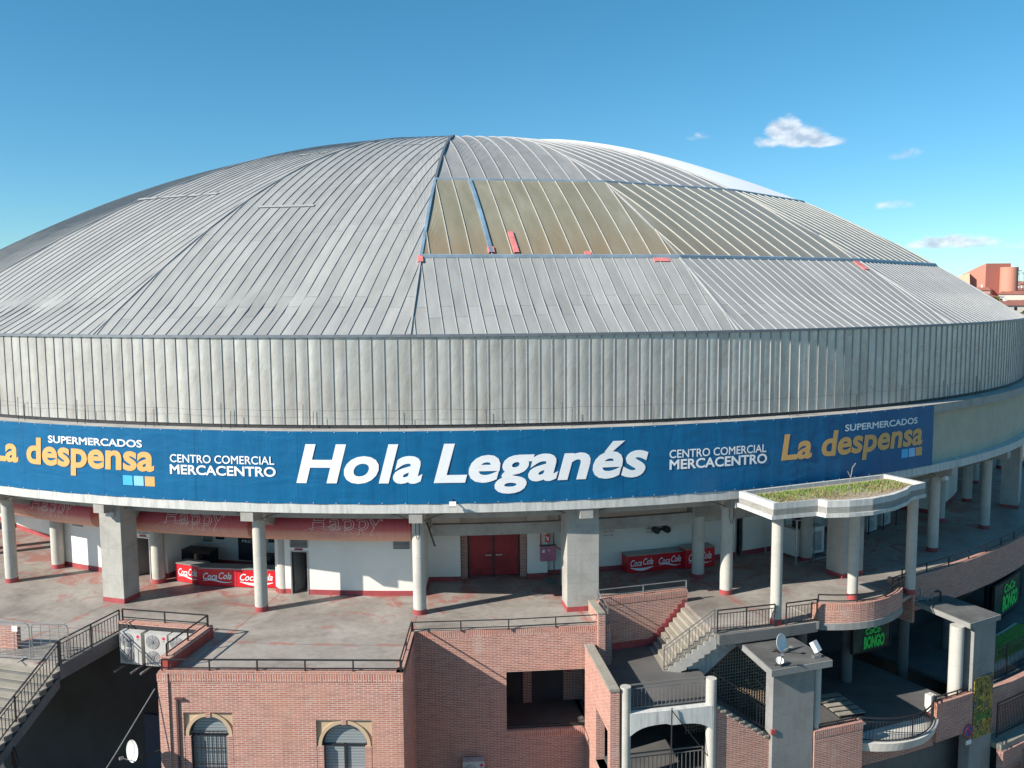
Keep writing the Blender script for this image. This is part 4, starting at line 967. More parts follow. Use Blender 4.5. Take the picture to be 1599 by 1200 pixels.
A = P(-15.65, 51.45, 0); B = P(-14.35, 51.25, 0)
def m2(A, B):
    X = (B - A).normalized(); Y = Vector((-X.y, X.x, 0)); return Matrix.Translation(A) @ Matrix(((X.x, Y.x, 0, 0), (X.y, Y.y, 0, 0), (0, 0, 1, 0), (0, 0, 0, 1)))
bm_ = m2(A, B); barrier(bm_, 1.45, 'metal crowd barrier nearest the stair railing, with a faint label', 1.45)
A2_ = A - (B - A).normalized() * .03; A3_ = A2_ - (B - A).normalized() * 2.6 + Vector((0, .15, 0)); o = barrier(m2(A3_, A2_), 2.55, 'metal crowd barrier at the left edge carrying a white notice', 1.45)
b = MB(); b.m = m2(A3_, A2_); b.box(1.85, 2.08, -.03, -.02, 1.12, 1.34); tag(b.build('notice', M['twhite']), 'small white notice hanging on the left crowd barrier', 'notice')
b = MB(); b.m = frame(-17.35, 50.6, 0, 10); b.box(-1.2, 0, -.12, .12, 0, .85); o_ = b.build('brick_pier', M['brick']); tag(o_, 'dark red brick pier cut off by the left edge behind the crowd barrier', 'pier')

# ---------------------------------------------------------------- right wing: W wall, stairs F1, landing L1
b = MB(); wa, wb = P(10.25, 45.55, 0), P(15.55, 45.25, 0)
mW, LW = wallq(b, wa, wb, -1.75, .27, .3); Ww = b.build('stair_side_wall', M['brick'], arena)
b = MB(); wallq(b, wa - Vector((0, .0, 0)), wb, .27, .57, .3); b.m = mW; b.box(-.02, LW + .02, -.015, 0, .28, .56); b.build('soldier_course', M['soldier'], Ww)
b = MB(); b.m = mW; b.box(0, 2.6, -.02, 0, -1.75, -1.45); b.build('red_skirting', M['redbase'], Ww)
b = MB(); b.m = mW
for k in range(9): z = -.1944 * k; b.box(LW - .1 - .195 * (k + 1), LW - .1 - .195 * k, -.022, 0, z - .22, z + .15)
b.build('red_stepped_skirting', M['redbase'], Ww)
railing('gallery_railing', 'pale two-bar railing on top of the triangular brick wall beside the stairs', [P(10.2, 45.5, .57), P(15.5, 45.2, .57)], .42, .14, pick=False, post=2.0, mat=M['galv'], wr=.035)
b = MB(); wallq(b, P(10.0, 47.1, 0), P(10.0, 45.5, 0), -1.75, .5, .3); b.build('short_brick_wall', M['brick'], arena)
b = MB(); wallq(b, P(9.99, 47.12, 0), P(9.99, 45.5, 0), .5, .58, .32); b.build('short_wall_coping', M['pave'], arena)
railing('gallery_railing', 'pale angled handrail on the short brick wall right of the big pillar', [P(10.1, 45.6, .58), P(10.15, 47.0, .45)], .4, .12, pick=False, post=1.2, mat=M['galv'], wr=.035)
# gallery floor piece right of stairs plus F1 steps: travel down to the left
b = MB(); n = 9; run = .23; root = empty('short_staircase', P(13.2, 47, -1.75), 'short flight of pale concrete steps with red edges between gallery and landing', 'stairs')
topc = P(15.35, 45.3, 0); 
def stepq(k):  # nosing lines fan slightly: inner end along W wall, outer end along the railing
    t = k / n
    a = P(15.33, 45.34, 0).lerp(P(13.1, 45.55, 0), t); o = P(14.88, 48.87, 0).lerp(P(12.65, 47.95, 0), t); return a, o
for k in range(n):
    a, o = stepq(k); a2, o2 = stepq(k + 1); z = -.1944 * (k + 1)
    b.prism([(o2.x, o2.y), (o.x, o.y), (a.x, a.y), (a2.x, a2.y)], z - .18, z)
b.build('steps', M['pave'], root)
b = MB(); a, o = stepq(0); a9, o9 = stepq(n)
pts = [stepq(k)[1] for k in range(n + 1)]
for k in range(n): z = -.1944 * (k + 1); b.hexa([pts[k + 1] + Vector((.03, -.08, z - .55)), pts[k] + Vector((.03, -.08, z - .45)), pts[k] + Vector((0, .05, z - .45)), pts[k + 1] + Vector((0, .05, z - .55))], [pts[k + 1] + Vector((.03, -.08, z + .02)), pts[k] + Vector((.03, -.08, z + .02)), pts[k] + Vector((0, .05, z + .02)), pts[k + 1] + Vector((0, .05, z + .02))])
b.build('stringer', M['conc_tower'], root)
# extended gallery floor outwards (phi 15.3..28.5, r to 49.3)
b = MB(); pts = [P(15.3, 45.3, 0), P(16.7, 48.85, 0), P(18.4, 49.1, 0), P(20.4, 49.2, 0), P(20.4, 46.5, 0), P(18, 46.5, 0)]
b.prism([(p.x, p.y) for p in [P(15.4, 45.28, 0), P(14.88, 48.88, 0), P(16.7, 49.02, 0), P(18.4, 49.1, 0), P(20.4, 49.2, 0), P(20.4, 46.98, 0), P(16.0, 46.98, 0), P(16.0, 45.28, 0)]], -.3, .006)
b.prism([(p.x, p.y) for p in [P(20.5, 46.98, 0)] + [P(20.5 + 5.8 * q / 8, 48.40 + 1.05 * math.sin(math.pi * (q / 8 * .85 + .08)) ** .8, 0) for q in range(9)] + [P(28.25, 48.2, 0), P(28.25, 46.98, 0)]], -.14, .006)
b.build('gallery_floor_extension', M['floor'], arena)
b = MB(); b.polar(14.9, 20.35, 48.97, 49.19, -.42, 0.0, 1); b.build('floor_edge', M['conc_d'], arena)
L1 = -1.75
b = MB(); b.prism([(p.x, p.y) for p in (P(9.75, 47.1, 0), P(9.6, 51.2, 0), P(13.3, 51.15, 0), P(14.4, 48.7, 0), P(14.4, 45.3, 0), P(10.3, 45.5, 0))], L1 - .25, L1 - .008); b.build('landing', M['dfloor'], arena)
railing('landing_railing', 'grey picket railing along the front of the shaded stair landing', [P(9.75, 51.08, L1), P(13.2, 51.03, L1)], .98, .08, .16, 3.6, mat=M['conc_d'])
railing('landing_railing', 'grey picket railing sloping beside the short flight of steps', [P(12.7, 48.0, L1 + .02), P(14.85, 48.85, .0)], .98, .1, .16, 1.6, mat=M['conc_d'])
railing('gallery_railing', 'grey picket railing between the short steps and the first canopy column', [P(14.95, 48.93, 0), P(18.0, 49.0, 0)], .95, .1, .14, 1.2, mat=M['steel'])
railing('gallery_railing', 'dark picket railing between the first canopy column and the curved brick balcony', [P(18.6, 49.05, 0), P(20.35, 49.1, 0)], .95, .1, .14, 1.7)
# frame under the landing: round posts, arched beam
root = empty('landing_portal', P(9.6, 51.2, GZ), 'pale concrete frame with round posts and an arched beam under the stair landing', 'frame')
for ph, zt in ((9.55, -.75), (13.35, -.75)):
    b = MB(); b.m = frame(ph, 51.2, 0); b.cyl((0, 0), .2, GZ, zt, 20); b.build('post', M['col'], root, smooth=True)
b = MB(); n = 14
for k in range(n):
    t0, t1 = k / n, (k + 1) / n; a, c = 9.7 + 3.6 * t0, 9.7 + 3.6 * t1; h = lambda t: -2.32 + .0 * t - (.35 * (abs(t - .5) * 2) ** 4) + (.08 if t < .5 else 0)
    A_ = [P(a, 51.4, h(t0)), P(c, 51.4, h(t1)), P(c, 51.1, h(t1)), P(a, 51.1, h(t0))]; B_ = [P(a, 51.4, L1 + .01), P(c, 51.4, L1 + .01), P(c, 51.1, L1 + .01), P(a, 51.1, L1 + .01)]
    b.hexa(A_, B_)
b.build('arched_beam', M['stained'], root)
# brick wing wall on the left of the landing with a sloping opening
b = MB(); c0, c1 = P(9.4, 47.0, 0), P(9.25, 51.35, 0)
cw, LC = wallq(b, c1, c0, GZ, -.85, .35, [(.4, 2.3, -4.7, -2.55)]); wing = b.build('brick_wing_wall', M['brick'], arena)
b = MB()
wallq(b, c1 + Vector((.0, -.03, 0)), c0, -.85, -.75, .38); b.build('coping', M['pave'], wing)
b = MB(); b.m = cw; b.box(.35, 2.35, -.04, .36, -4.78, -4.7); b.build('window_sill', M['pave'], wing)
b = MB(); b.m = cw; b.box(3.2, 3.6, -.09, 0, GZ, -.9); b.build('brick_pier', M['brick'], wing)
# lower level under the landing
L2z = -4.6
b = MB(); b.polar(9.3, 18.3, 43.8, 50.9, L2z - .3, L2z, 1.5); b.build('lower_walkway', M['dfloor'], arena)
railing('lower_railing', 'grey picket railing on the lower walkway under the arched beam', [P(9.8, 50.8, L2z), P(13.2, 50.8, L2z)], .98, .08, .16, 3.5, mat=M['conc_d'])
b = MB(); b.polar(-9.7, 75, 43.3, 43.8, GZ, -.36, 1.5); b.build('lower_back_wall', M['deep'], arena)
# second flight going down to the right with toothed brick side wall
n = 16; a0, a1 = 13.45, 18.2; root = empty('lower_staircase', P(15.5, 50, L2z), 'shaded flight going down to the right behind the toothed brick wall', 'stairs')
b = MB(); tw = MB(); th = MB()
for k in range(n):
    t0, t1 = k / n, (k + 1) / n; z = L1 - (L1 - L2z) * t1; aa, ab = a0 + (a1 - a0) * t0, a0 + (a1 - a0) * t1
    b.polar(aa, ab, 48.1, 51.0, z - .3, z, 2); tw.polar(aa, ab, 51.0, 51.25, GZ, z + .02, 2); th.polar(aa - .02, ab - .08, 50.95, 51.36, z + .02, z + .09, 2)
b.build('steps', M['dfloor'], root); tw.build('brick_side_wall', M['brick'], root); th.build('tread_ends', M['pave'], root)
railing('lower_railing', 'dark picket railing sloping down over the toothed brick wall', [P(13.6, 50.95, L1 + .05), P(16.0, 50.95, L1 - 1.45), P(16.9, 50.95, L1 - 2.0)], 1.02, .08, .16, 1.8)
# lattice screen behind that flight
b = MB(); g0, g1 = 13.9, 18.4; rr = 48.0
top = lambda a: -2.5 + 1.4 * min(1, max(0, (a - 14.3) / 2.2))
N = 30
for k in range(N + 1):
    a = g0 + (g1 - g0) * k / N; b.bar(P(a, rr, L2z), P(a, rr, top(a)), .035, 4, False)
for j in range(24):
    z = L2z + j * .14
    xs = [a for a in [g0 + (g1 - g0) * k / N for k in range(N + 1)] if top(a) > z]
    if len(xs) > 1: b.path(arc(xs[0], xs[-1], rr, z, 1.0), .035)
root = empty('lattice_screen', P(16, rr, L2z), 'brown square lattice screen behind the stairs under the gallery edge', 'screen'); b.build('lattice', plain('lattice_brown', (.34, .25, .18), .7), root, weld=False)
b = MB(); b.path([P(a, rr, top(a) + .06) for a in (13.9, 14.3, 14.9, 15.5, 16.0, 16.5, 17, 18.4)], .14); b.build('top_frame', M['brickred'], root)
b = MB()
tp = lambda a: max(top(a) + .16, min(-.36, -1.75 + (a - 12.7) / 2.15 * 1.75 - .3))
for k in range(12):
    a, c = 13.9 + 4.6 * k / 12, 13.9 + 4.6 * (k + 1) / 12
    b.hexa([P(a, 48.15, top(a) + .12), P(c, 48.15, top(c) + .12), P(c, 47.9, top(c) + .12), P(a, 47.9, top(a) + .12)], [P(a, 48.15, tp(a)), P(c, 48.15, tp(c)), P(c, 47.9, tp(c)), P(a, 47.9, tp(a))])
b.build('arched_wall', M['stained'], arena)

# ---------------------------------------------------------------- stair towers
def dish(M4, label, r=.38, mast=.5, az=0, tilt=20):
    root = empty('satellite_dish', M4 @ Vector((0, 0, 0)), label, 'satellite dish', 'satellite dishes')
    b = MB(); b.m = M4; b.bar((0, 0, 0), (0, 0, mast), .05, 6); b.bar((-.2, 0, 0), (.2, 0, 0), .05); b.bar((0, -.2, 0), (0, .2, 0), .05); b.build('mast', M['steel'], root)
    D = M4 @ Matrix.Translation((0, 0, mast)) @ Matrix.Rotation(R(az), 4, 'Z') @ Matrix.Rotation(R(-tilt), 4, 'X')
    b = MB(); b.m = D; nr, na = 5, 24
    f = lambda q, t, o=0: (q * r * math.cos(t) * .92, -.1 - .12 * q * q * (r / .38) + o, q * r * math.sin(t))
    for i in range(nr):
        for j in range(na):
            q0, q1 = i / nr, (i + 1) / nr; t0, t1 = 2 * math.pi * j / na, 2 * math.pi * (j + 1) / na
            b.face([f(q0, t0), f(q1, t0), f(q1, t1), f(q0, t1)] if i else [f(0, 0), f(q1, t0), f(q1, t1)])
            b.face(([f(q0, t1, .012), f(q1, t1, .012), f(q1, t0, .012), f(q0, t0, .012)]) if i else [f(0, 0, .012), f(q1, t1, .012), f(q1, t0, .012)])
            if i == nr - 1: b.face([f(1, t0), f(1, t0, .012), f(1, t1, .012), f(1, t1)])
    b.build('reflector', M['white'], root, smooth=True)
    b = MB(); b.m = D; b.bar((0, -.12, -r * .95), (0, -.62, -r * .35), .03); b.box(-.04, .04, -.70, -.56, -r * .35 - .04, -r * .35 + .05); b.bar((0, -.08, 0), (0, .0, 0), .08); b.build('receiver_arm', M['galv'], root)
def tower1():
    root = empty('stair_tower', P(17.3, 51, GZ), 'tall grey concrete stair tower with a flat roof slab carrying a white dish', 'tower', 'concrete stair towers')
    b = MB(); b.prism([(p.x, p.y) for p in (P(15.85, 51.7, 0), P(18.95, 51.6, 0), P(18.95, 48.2, 0), P(16.3, 48.0, 0))], -.78, -.52); b.build('roof_slab', M['conc_tower'], root)
    b = MB(); b.prism([(p.x, p.y) for p in (P(15.9, 51.65, 0), P(18.9, 51.55, 0), P(18.9, 48.25, 0), P(16.35, 48.05, 0))], -.52, -.505); b.build('roof_felt', M['roofslab'], root)
    b = MB(); b.prism([(p.x, p.y) for p in (P(16.12, 51.45, 0), P(18.2, 51.4, 0), P(18.2, 50.9, 0), P(16.12, 50.95, 0))], GZ, -.78); b.build('front_wall', M['conc_tower'], root)
    b = MB(); b.m = frame(18.55, 51.15, 0); b.cyl((0, 0), .17, L2z, -.78, 18); b.build('round_post', M['col'], root, smooth=True)
    b = MB(); b.m = frame(18.25, 50.8, 0); b.box(-.05, .05, -.25, .25, L2z, -.79); b.build('side_wall', M['conc_tower'], root)
    b = MB(); b.polar(16.05, 16.25, 51.42, 51.5, -3.2, -3.0, 1); b.build('red_mark', M['redbase'], root)
tower1()
dish(frame(17.2, 50.2, -.5), 'white satellite dish on the roof slab of the left stair tower', .36, .38, 22, 12)
dish(frame(16.45, 51.35, -.5), 'tiny grey satellite dish at the front edge of the left stair tower roof', .16, .1, -20, 50)
root = empty('spotlight', P(18.6, 51.3, -.5), 'boxy pale spotlight tilted up on the corner of the left tower roof', 'spotlight')
b = MB(); b.m = frame(18.55, 51.2, -.28, 25) @ Matrix.Rotation(R(-35), 4, 'X'); b.box(-.15, .15, -.09, .09, 0, .42); b.build('lamp_head', M['white'], root)
b = MB(); b.m = frame(18.45, 51.2, -.5); b.box(-.16, .16, -.09, .09, 0, .1); b.bar((0.05, 0, .1), (.1, 0, .3), .05); b.build('bracket', M['galv'], root)
def tower2():
    root = empty('stair_tower', P(29.3, 51, GZ), 'concrete stair tower at the right with a flat roof slab and a jungle poster', 'tower', 'concrete stair towers')
    b = MB(); b.prism([(p.x, p.y) for p in (P(28.05, 51.1, 0), P(30.5, 51.1, 0), P(30.9, 48.3, 0), P(28.6, 47.7, 0))], -.75, -.52); b.build('roof_slab', M['conc_tower'], root)
    b = MB(); b.prism([(p.x, p.y) for p in (P(28.1, 51.05, 0), P(30.45, 51.05, 0), P(30.85, 48.35, 0), P(28.65, 47.75, 0))], -.52, -.505); b.build('roof_felt', M['roofslab'], root)
    b = MB(); b.prism([(p.x, p.y) for p in (P(28.55, 51.0, 0), P(30.4, 50.95, 0), P(30.4, 50.5, 0), P(28.55, 50.5, 0))], GZ, -.75); b.build('front_wall', M['conc_tower'], root)
    b = MB(); b.m = frame(27.95, 50.55, 0); b.cyl((0, 0), .29, -4.4, -.75, 20); b.build('round_post', M['col'], root, smooth=True)
    # poster of leaves, bananas and grey shapes
    t = NT('jungle_poster'); v = t.n('ShaderNodeTexVoronoi'); t.L(t.sc(t.uv, (1.7, .8, 1)), v.inputs['Vector']); v.inputs['Scale'].default_value = 1.6
    f = t.noise(t.sc(t.uv, (1.5, .8, 1)), 1.5, 2, .5, 3.0)
    c = t.ramp(f, (.28, (.015, .02, .015)), (.40, (.03, .06, .025)), (.46, (.26, .22, .05)), (.53, (.60, .42, .05)), (.57, (.06, .09, .04)), (.64, (.03, .05, .03)), (.74, (.22, .26, .30)))
    c = t.mix(.35, c, v.outputs['Color'], 'MULTIPLY')
    m = t.done(c, .5)
    b = MB(); b.polar(28.72, 30.22, 51.0, 51.04, -5.9, -3.15, .8); o = b.build('jungle_poster', m); tag(o, 'tall poster of green leaves and yellow fruit on the face of the right stair tower', 'poster')
    ring_text('JUNGLE', 28.85, 30.1, -5.1, .32, 51.06, M['neon_d'], 'lettering', o, .04)
    root2 = empty('round_sign', P(28.1, 51.2, -5.9), 'small round blue and red no parking sign beside the jungle poster', 'sign')
    b = MB(); b.m = frame(28.2, 51.15, -5.35) @ Matrix.Rotation(R(90), 4, 'X'); b.cyl((0, 0), .3, 0, .02, 24); b.build('plate', plain('sign_red2', (.35, .03, .04), .5), root2)
    b = MB(); b.m = frame(28.2, 51.175, -5.35) @ Matrix.Rotation(R(90), 4, 'X'); b.cyl((0, 0), .24, 0, .01, 24); b.build('blue_disc', plain('sign_blue', (.03, .06, .25), .5), root2)
    b = MB(); b.m = frame(28.2, 51.15, -5.95); b.box(-.17, .17, -.03, 0, 0, .2); b.build('plate', M['white'], root2)
    b = MB(); b.m = frame(28.2, 51.19, -5.35) @ Matrix.Rotation(R(45), 4, 'Y'); b.box(-.24, .24, -.035, -.02, -.03, .03); b.build('red_bar', plain('sign_red3', (.45, .03, .04), .5), root2)
M['neon_d'] = plain('poster_green', (.03, .20, .04), .6)
tower2()
root = empty('scrap_antenna', P(28.9, 48.0, -.5), 'tangle of pale antenna rods on the back corner of the right tower roof', 'antenna')
b = MB(); o_ = P(28.95, 48.1, -.5); rnd = random.Random(3)
for k in range(9): b.bar(o_ + Vector((rnd.uniform(-.5, .5), rnd.uniform(-.2, .3), 0)), o_ + Vector((rnd.uniform(-.6, 1.0), rnd.uniform(-.3, .3), rnd.uniform(.1, .75))), .03)
b.build('rods', M['galv'], root)
b = MB(); b.bar(o_ + Vector((-.6, -.2, .03)), o_ + Vector((.5, .2, .03)), .08); b.bar(o_ + Vector((0, 0, 0)), o_ + Vector((0, 0, .5)), .05); b.build('foot', M['galv'], root)
root = empty('roof_pipe', P(29.9, 48.6, -.5), 'short bent dark vent pipe on the right tower roof', 'pipe')
b = MB(); p_ = P(29.6, 48.7, -.5); b.path([p_, p_ + Vector((0, 0, .45))], .09, 8); b.build('pipe', M['steel'], root)
b = MB(); b.path([p_ + Vector((0, 0, .45)), p_ + Vector((-.12, -.05, .52)), p_ + Vector((-.3, -.1, .5))], .1, 8); b.build('elbow', M['steel'], root)
# parapets and curved balcony of the lower terrace
L3 = -4.4
b = MB(); b.polar(18.2, 28.5, 43.8, 50.9, L3 - .3, L3, 1); b.build('lower_terrace_floor', M['dfloor'], arena)
def parapet(name, label, a0, a1, r, zt, zb):
    b = MB(); b.polar(a0, a1, r - .3, r, zb, zt - .3, .8); o = b.build(name, M['brick'], arena); b = MB(); b.polar(a0 - .01, a1 + .01, r - .31, r + .01, zt - .3, zt, .8); b.build('soldier_course', M['soldier'], o); return o
parapet('brick_parapet', '', 18.25, 20.85, 51.45, -3.38, GZ); parapet('brick_parapet', '', 25.9, 28.5, 51.1, -3.68, -5.4)
b = MB(); b.polar(20.85, 25.9, 50.6, 50.95, -5.6, -4.72, 1); b.build('brick_band', M['brick'], arena)
b = MB(); n = 22; a0, a1 = 20.3, 26.4
rb = lambda t: 50.7 + 1.25 * math.sin(math.pi * t) ** .7
for k in range(n):
    t0, t1 = k / n, (k + 1) / n; a, c = a0 + (a1 - a0) * t0, a0 + (a1 - a0) * t1
    b.hexa([P(a, rb(t0) - .1, -4.75), P(c, rb(t1) - .1, -4.75), P(c, 50.6, -4.75), P(a, 50.6, -4.75)], [P(a, rb(t0), -4.38), P(c, rb(t1), -4.38), P(c, 50.6, -4.38), P(a, 50.6, -4.38)])
b.build('curved_balcony_slab', M['conc_w'], arena)
railing('balcony_railing', 'curved black picket railing on the lower balcony slab', [P(a0 + .5 + (a1 - a0 - 1.0) * k / n, rb(k / n * .9 + .05) - .12, -4.38) for k in range(n + 1)], 1.0, .08, .13, 2.2)
railing('parapet_railing', 'short black rail on the brick parapet left of the curved balcony', arc(18.6, 20.6, 51.3, -3.38, .5), .16, .05, pick=False, post=.8)
railing('parapet_railing', 'short black rail on the brick parapet left of the right tower', arc(26.0, 28.3, 50.95, -3.68, .5), .22, .07, pick=False, post=.8)
b = MB(); b.m = frame(25.9, 50.75, L3); b.box(-.16, .16, -.16, .16, 0, 1.0); o = b.build('balcony_pier', M['conc_w']); tag(o, 'short white pier with a red foot at the right end of the curved railing', 'pier')
b = MB(); b.m = frame(25.9, 50.75, L3); b.box(-.17, .17, -.17, .17, .005, .25); b.build('red_foot', M['redbase'], o)
for ph, r_ in ((25.4, 46.5), (30.2, 46.5), (22.0, 46.5), (35, 46.4)):
    b = MB(); b.m = frame(ph, r_, 0); b.cyl((0, 0), .26, L3 if ph < 29 else GZ, -.35, 18); b.build('lower_column', M['conc_d'], arena, smooth=True)  # dark concrete puts the shade under the gallery into the columns
# raised pale boards standing in for sunlit stripes on the terrace floor
b = MB(); b.m = frame(22.6, 48.4, L3, -8)
for k in range(5): b.box(-.65, .65, -1.0 + k * .42, -.72 + k * .42, .12, .16)
root = empty('sunlit_stripes', P(22.6, 48.4, L3), 'sunlit floor stripes built as a low platform on the lower terrace', 'platform'); b.build('stripe_boards', M['pave'], root)
for x in (-.6, .55): b = MB(); b.m = frame(22.6, 48.4, L3, -8); b.box(x, x + .06, -1.0, .95, 0, .12); b.build('leg', M['steel'], root)
# neon signs under the gallery edge
def club_sign(ph0, ph1, r, z0, z1, label):
    root = empty('club_sign', P((ph0 + ph1) / 2, r, z0), label, 'sign', 'green club signs')
    b = MB(); b.polar(ph0, ph1, r - .1, r, z0, z1, 1); b.build('panel', NTpanel, root)
    b = MB(); b.polar(ph0 - .05, ph1 + .05, r - .12, r + .03, z1, z1 + .05, 1); b.polar(ph0 - .05, ph1 + .05, r - .12, r + .03, z0 - .05, z0, 1); b.polar(ph0 - .09, ph0 - .02, r - .12, r + .035, z0 - .04, z1 + .04, 1); b.polar(ph1 + .02, ph1 + .09, r - .12, r + .035, z0 - .04, z1 + .04, 1); b.build('frame', M['steel'], root)
    w_ = ph1 - ph0; h = z1 - z0
    ring_text('CoCo', ph0 + w_ * .30, ph0 + w_ * .72, z0 + h * .66, h * .24, r + .04, M['neon'], 'lettering', root, .04, .1); ring_text('BONGO', ph0 + w_ * .26, ph0 + w_ * .84, z0 + h * .12, h * .42, r + .04, M['neon'], 'lettering', root, .06)
t = NT('sign_panel'); f = t.noise(t.uv, 2.5, 5, .6, .5); NTpanel = t.done(t.ramp(f, (.35, (.01, .03, .025)), (.6, (.02, .08, .06)), (.8, (.10, .13, .11))), .35)
club_sign(25.0, 27.8, 47.2, -2.78, -1.6, 'green lettered club sign hanging under the curved brick balcony')
club_sign(41.0, 46.3, 46.6, -4.1, -2.3, 'green lettered club sign at the right edge under the curved brick band')
b = MB(); b.polar(40.5, 47.5, 46.2, 46.38, GZ, -1.6, 1); b.build('dark_shopfront', M['glass'], arena)
# curved brick balcony at gallery level
b = MB(); n = 14; a0, a1 = 20.45, 26.3; rc = lambda t: 48.55 + 1.05 * math.sin(math.pi * (t * .85 + .08)) ** .8
def curved_wall(rf, a0, a1, th, z0, z1, n):
    b = MB(); u = 0; prev = None
    for k in range(n):
        t0, t1 = k / n, (k + 1) / n; a, c = a0 + (a1 - a0) * t0, a0 + (a1 - a0) * t1
        A_ = [P(a, rf(t0), z0), P(c, rf(t1), z0), P(c, rf(t1) - th, z0), P(a, rf(t0) - th, z0)]; B_ = [p + Vector((0, 0, z1 - z0)) for p in A_]; b.hexa(A_, B_)
    return b
cb = curved_wall(rc, a0, a1, .28, -.16, .38, n).build('curved_brick_balcony', M['brick'], arena)
curved_wall(rc, a0, a1, .28, .38, .66, n).build('soldier_course', M['soldier'], cb)
curved_wall(lambda t: rc(t) + .03, a0, a1, .6, -.45, -.16, n).build('balcony_edge', M['conc_tower'], cb)
railing('gallery_railing', 'black two-bar railing on top of the curved brick balcony', [P(a0 + .3 + (a1 - a0 - .4) * k / n, rc(k / n) - .14, .66) for k in range(n + 1)], .34, .08, pick=False, post=1.7)
railing('gallery_railing', 'dark picket railing between the curved brick balcony and the third canopy column', [P(26.3, 48.3, 0), P(27.9, 48.1, 0)], .95, .1, .13, 1.4)
# long brick band to the right
rg = MB(); rg.polar(28.3, 110, 46.75, 47.05, -1.55, .12, 1); bd = rg.build('curved_brick_band', M['brick'], arena)
b = MB(); b.polar(28.25, 28.45, 46.7, 48.1, -1.5, .3, 1); b.build('band_end_wall', M['brick'], arena)
b = MB(); b.polar(28.3, 110, 46.74, 47.07, .12, .17, 1); b.build('coping', M['brick'], bd)
railing('band_railing', 'thin black two-bar railing on the long curved brick band at the right', arc(29.2, 75, 46.9, .17, 1), .42, .12, pick=False, post=1.9, wr=.035)
# ---------------------------------------------------------------- planter canopy
root = empty('planter_canopy', P(22, 48, 0), 'white concrete canopy on round columns with grass and gravel growing on top', 'canopy')
out = [(17.45, 46.9), (17.55, 49.3), (20.0, 49.35), (20.15, 49.75), (21.2, 50.0), (22.5, 50.1), (24.0, 49.9), (25.5, 49.45), (26.4, 49.0), (27.75, 48.85), (27.75, 46.7)]
pts = [P(a, r, 0) for a, r in out]; cen = sum(pts, Vector()) / len(pts)
z0, z1 = 4.60, 5.28
b = MB(); b.prism([(p.x, p.y) for p in pts], z0 + .12, z0 + .42); b.build('roof_slab', M['conc_w'], root)
def ins(p, d): v = (p - cen); L_ = v.length; return cen + v * ((L_ - d) / L_)
b = MB(); n = len(pts)
for i in range(n):
    j = (i + 1) % n; p, q = pts[i], pts[j]
    for zz0, zz1, o in ((z0 + .16, z1, 0.0), (z0, z0 + .16, .07)):
        pp, qq = ins(p, -o), ins(q, -o); pi, qi = ins(p, .24), ins(q, .24)
        b.hexa([Vector((v.x, v.y, zz0)) for v in (pp, qq, qi, pi)], [Vector((v.x, v.y, zz1)) for v in (pp, qq, qi, pi)])
b.build('upstand', M['stained'], root)
inn_ = [ins(p, .25) for p in pts]
b = MB(); b.prism([(p.x, p.y) for p in inn_], z0 + .43, z0 + .52); b.build('gravel_bed', M['gravel'], root)
# grass tufts along the building side
b = MB(); rnd = random.Random(5)
for k in range(5200):
    a = rnd.uniform(17.75, 27.4); wdt = rnd.random() ** 1.6 * 1.5; r = 47.1 + wdt + (0.35 if a < 20 else 0) * rnd.random()
    if rnd.random() > 1.15 - wdt * .5: continue
    p = P(a, r, z0 + .5); h = rnd.choice((.03, .05, .07, .11)); t = rnd.uniform(0, 6.28); d = Vector((math.cos(t), math.sin(t), 0)) * .03; l = Vector((rnd.uniform(-.05, .05), rnd.uniform(-.05, .05), h))
    b.face([p - d, p + d, p + l], [(0, 0), (1, 0), (.5, 1)])
tag(b.build('grass', M['grass'], root, weld=False), kind='stuff')
b = MB()
for k in range(1500):
    a = rnd.uniform(17.9, 27.3); r = rnd.uniform(47.2, 49.0)
    if rnd.random() < .5: a = rnd.gauss(rnd.choice((19, 21.5, 24.8, 26.5)), .35); r = rnd.gauss(48.2, .5)
    if r > 49.2 - (a - 18) * .04 or r < 47.1 or a > 27.3 or a < 17.8: continue
    p = P(a, r, z0 + .5); h = rnd.uniform(.06, .24); t = rnd.uniform(0, 6.28); d = Vector((math.cos(t), math.sin(t), 0)) * .02; l = Vector((rnd.uniform(-.1, .1), rnd.uniform(-.1, .1), h))
    b.face([p - d, p + d, p + l], [(0, 0), (1, 0), (.5, 1)])
tag(b.build('dry_weeds', plain('dry_weeds', (.26, .22, .10), .9, 0, .3, 4), root, weld=False), kind='stuff')
b = MB(); p = P(23.6, 47.7, z0 + .5); b.path([p, p + Vector((.12, 0, .5)), p + Vector((.2, .05, .95)), p + Vector((.34, .05, 1.15))], .025, 4); b.path([p + Vector((.12, 0, .5)), p + Vector((-.02, 0, .8))], .02); b.build('dry_stem', M['pave'], root)
for ph, r_ in ((18.25, 48.75), (24.35, 47.55), (27.75, 48.25)):
    b = MB(); b.m = frame(ph, r_, 0); rad = .23; b.cyl((0, 0), rad, .26, z0 + .14, 20); c = b.build('column', M['col'], root, smooth=True)
    b = MB(); b.m = frame(ph, r_, 0); b.cyl((0, 0), rad + .012, 0.01, .26, 20); b.build('red_base', M['redbase'], c, smooth=True)
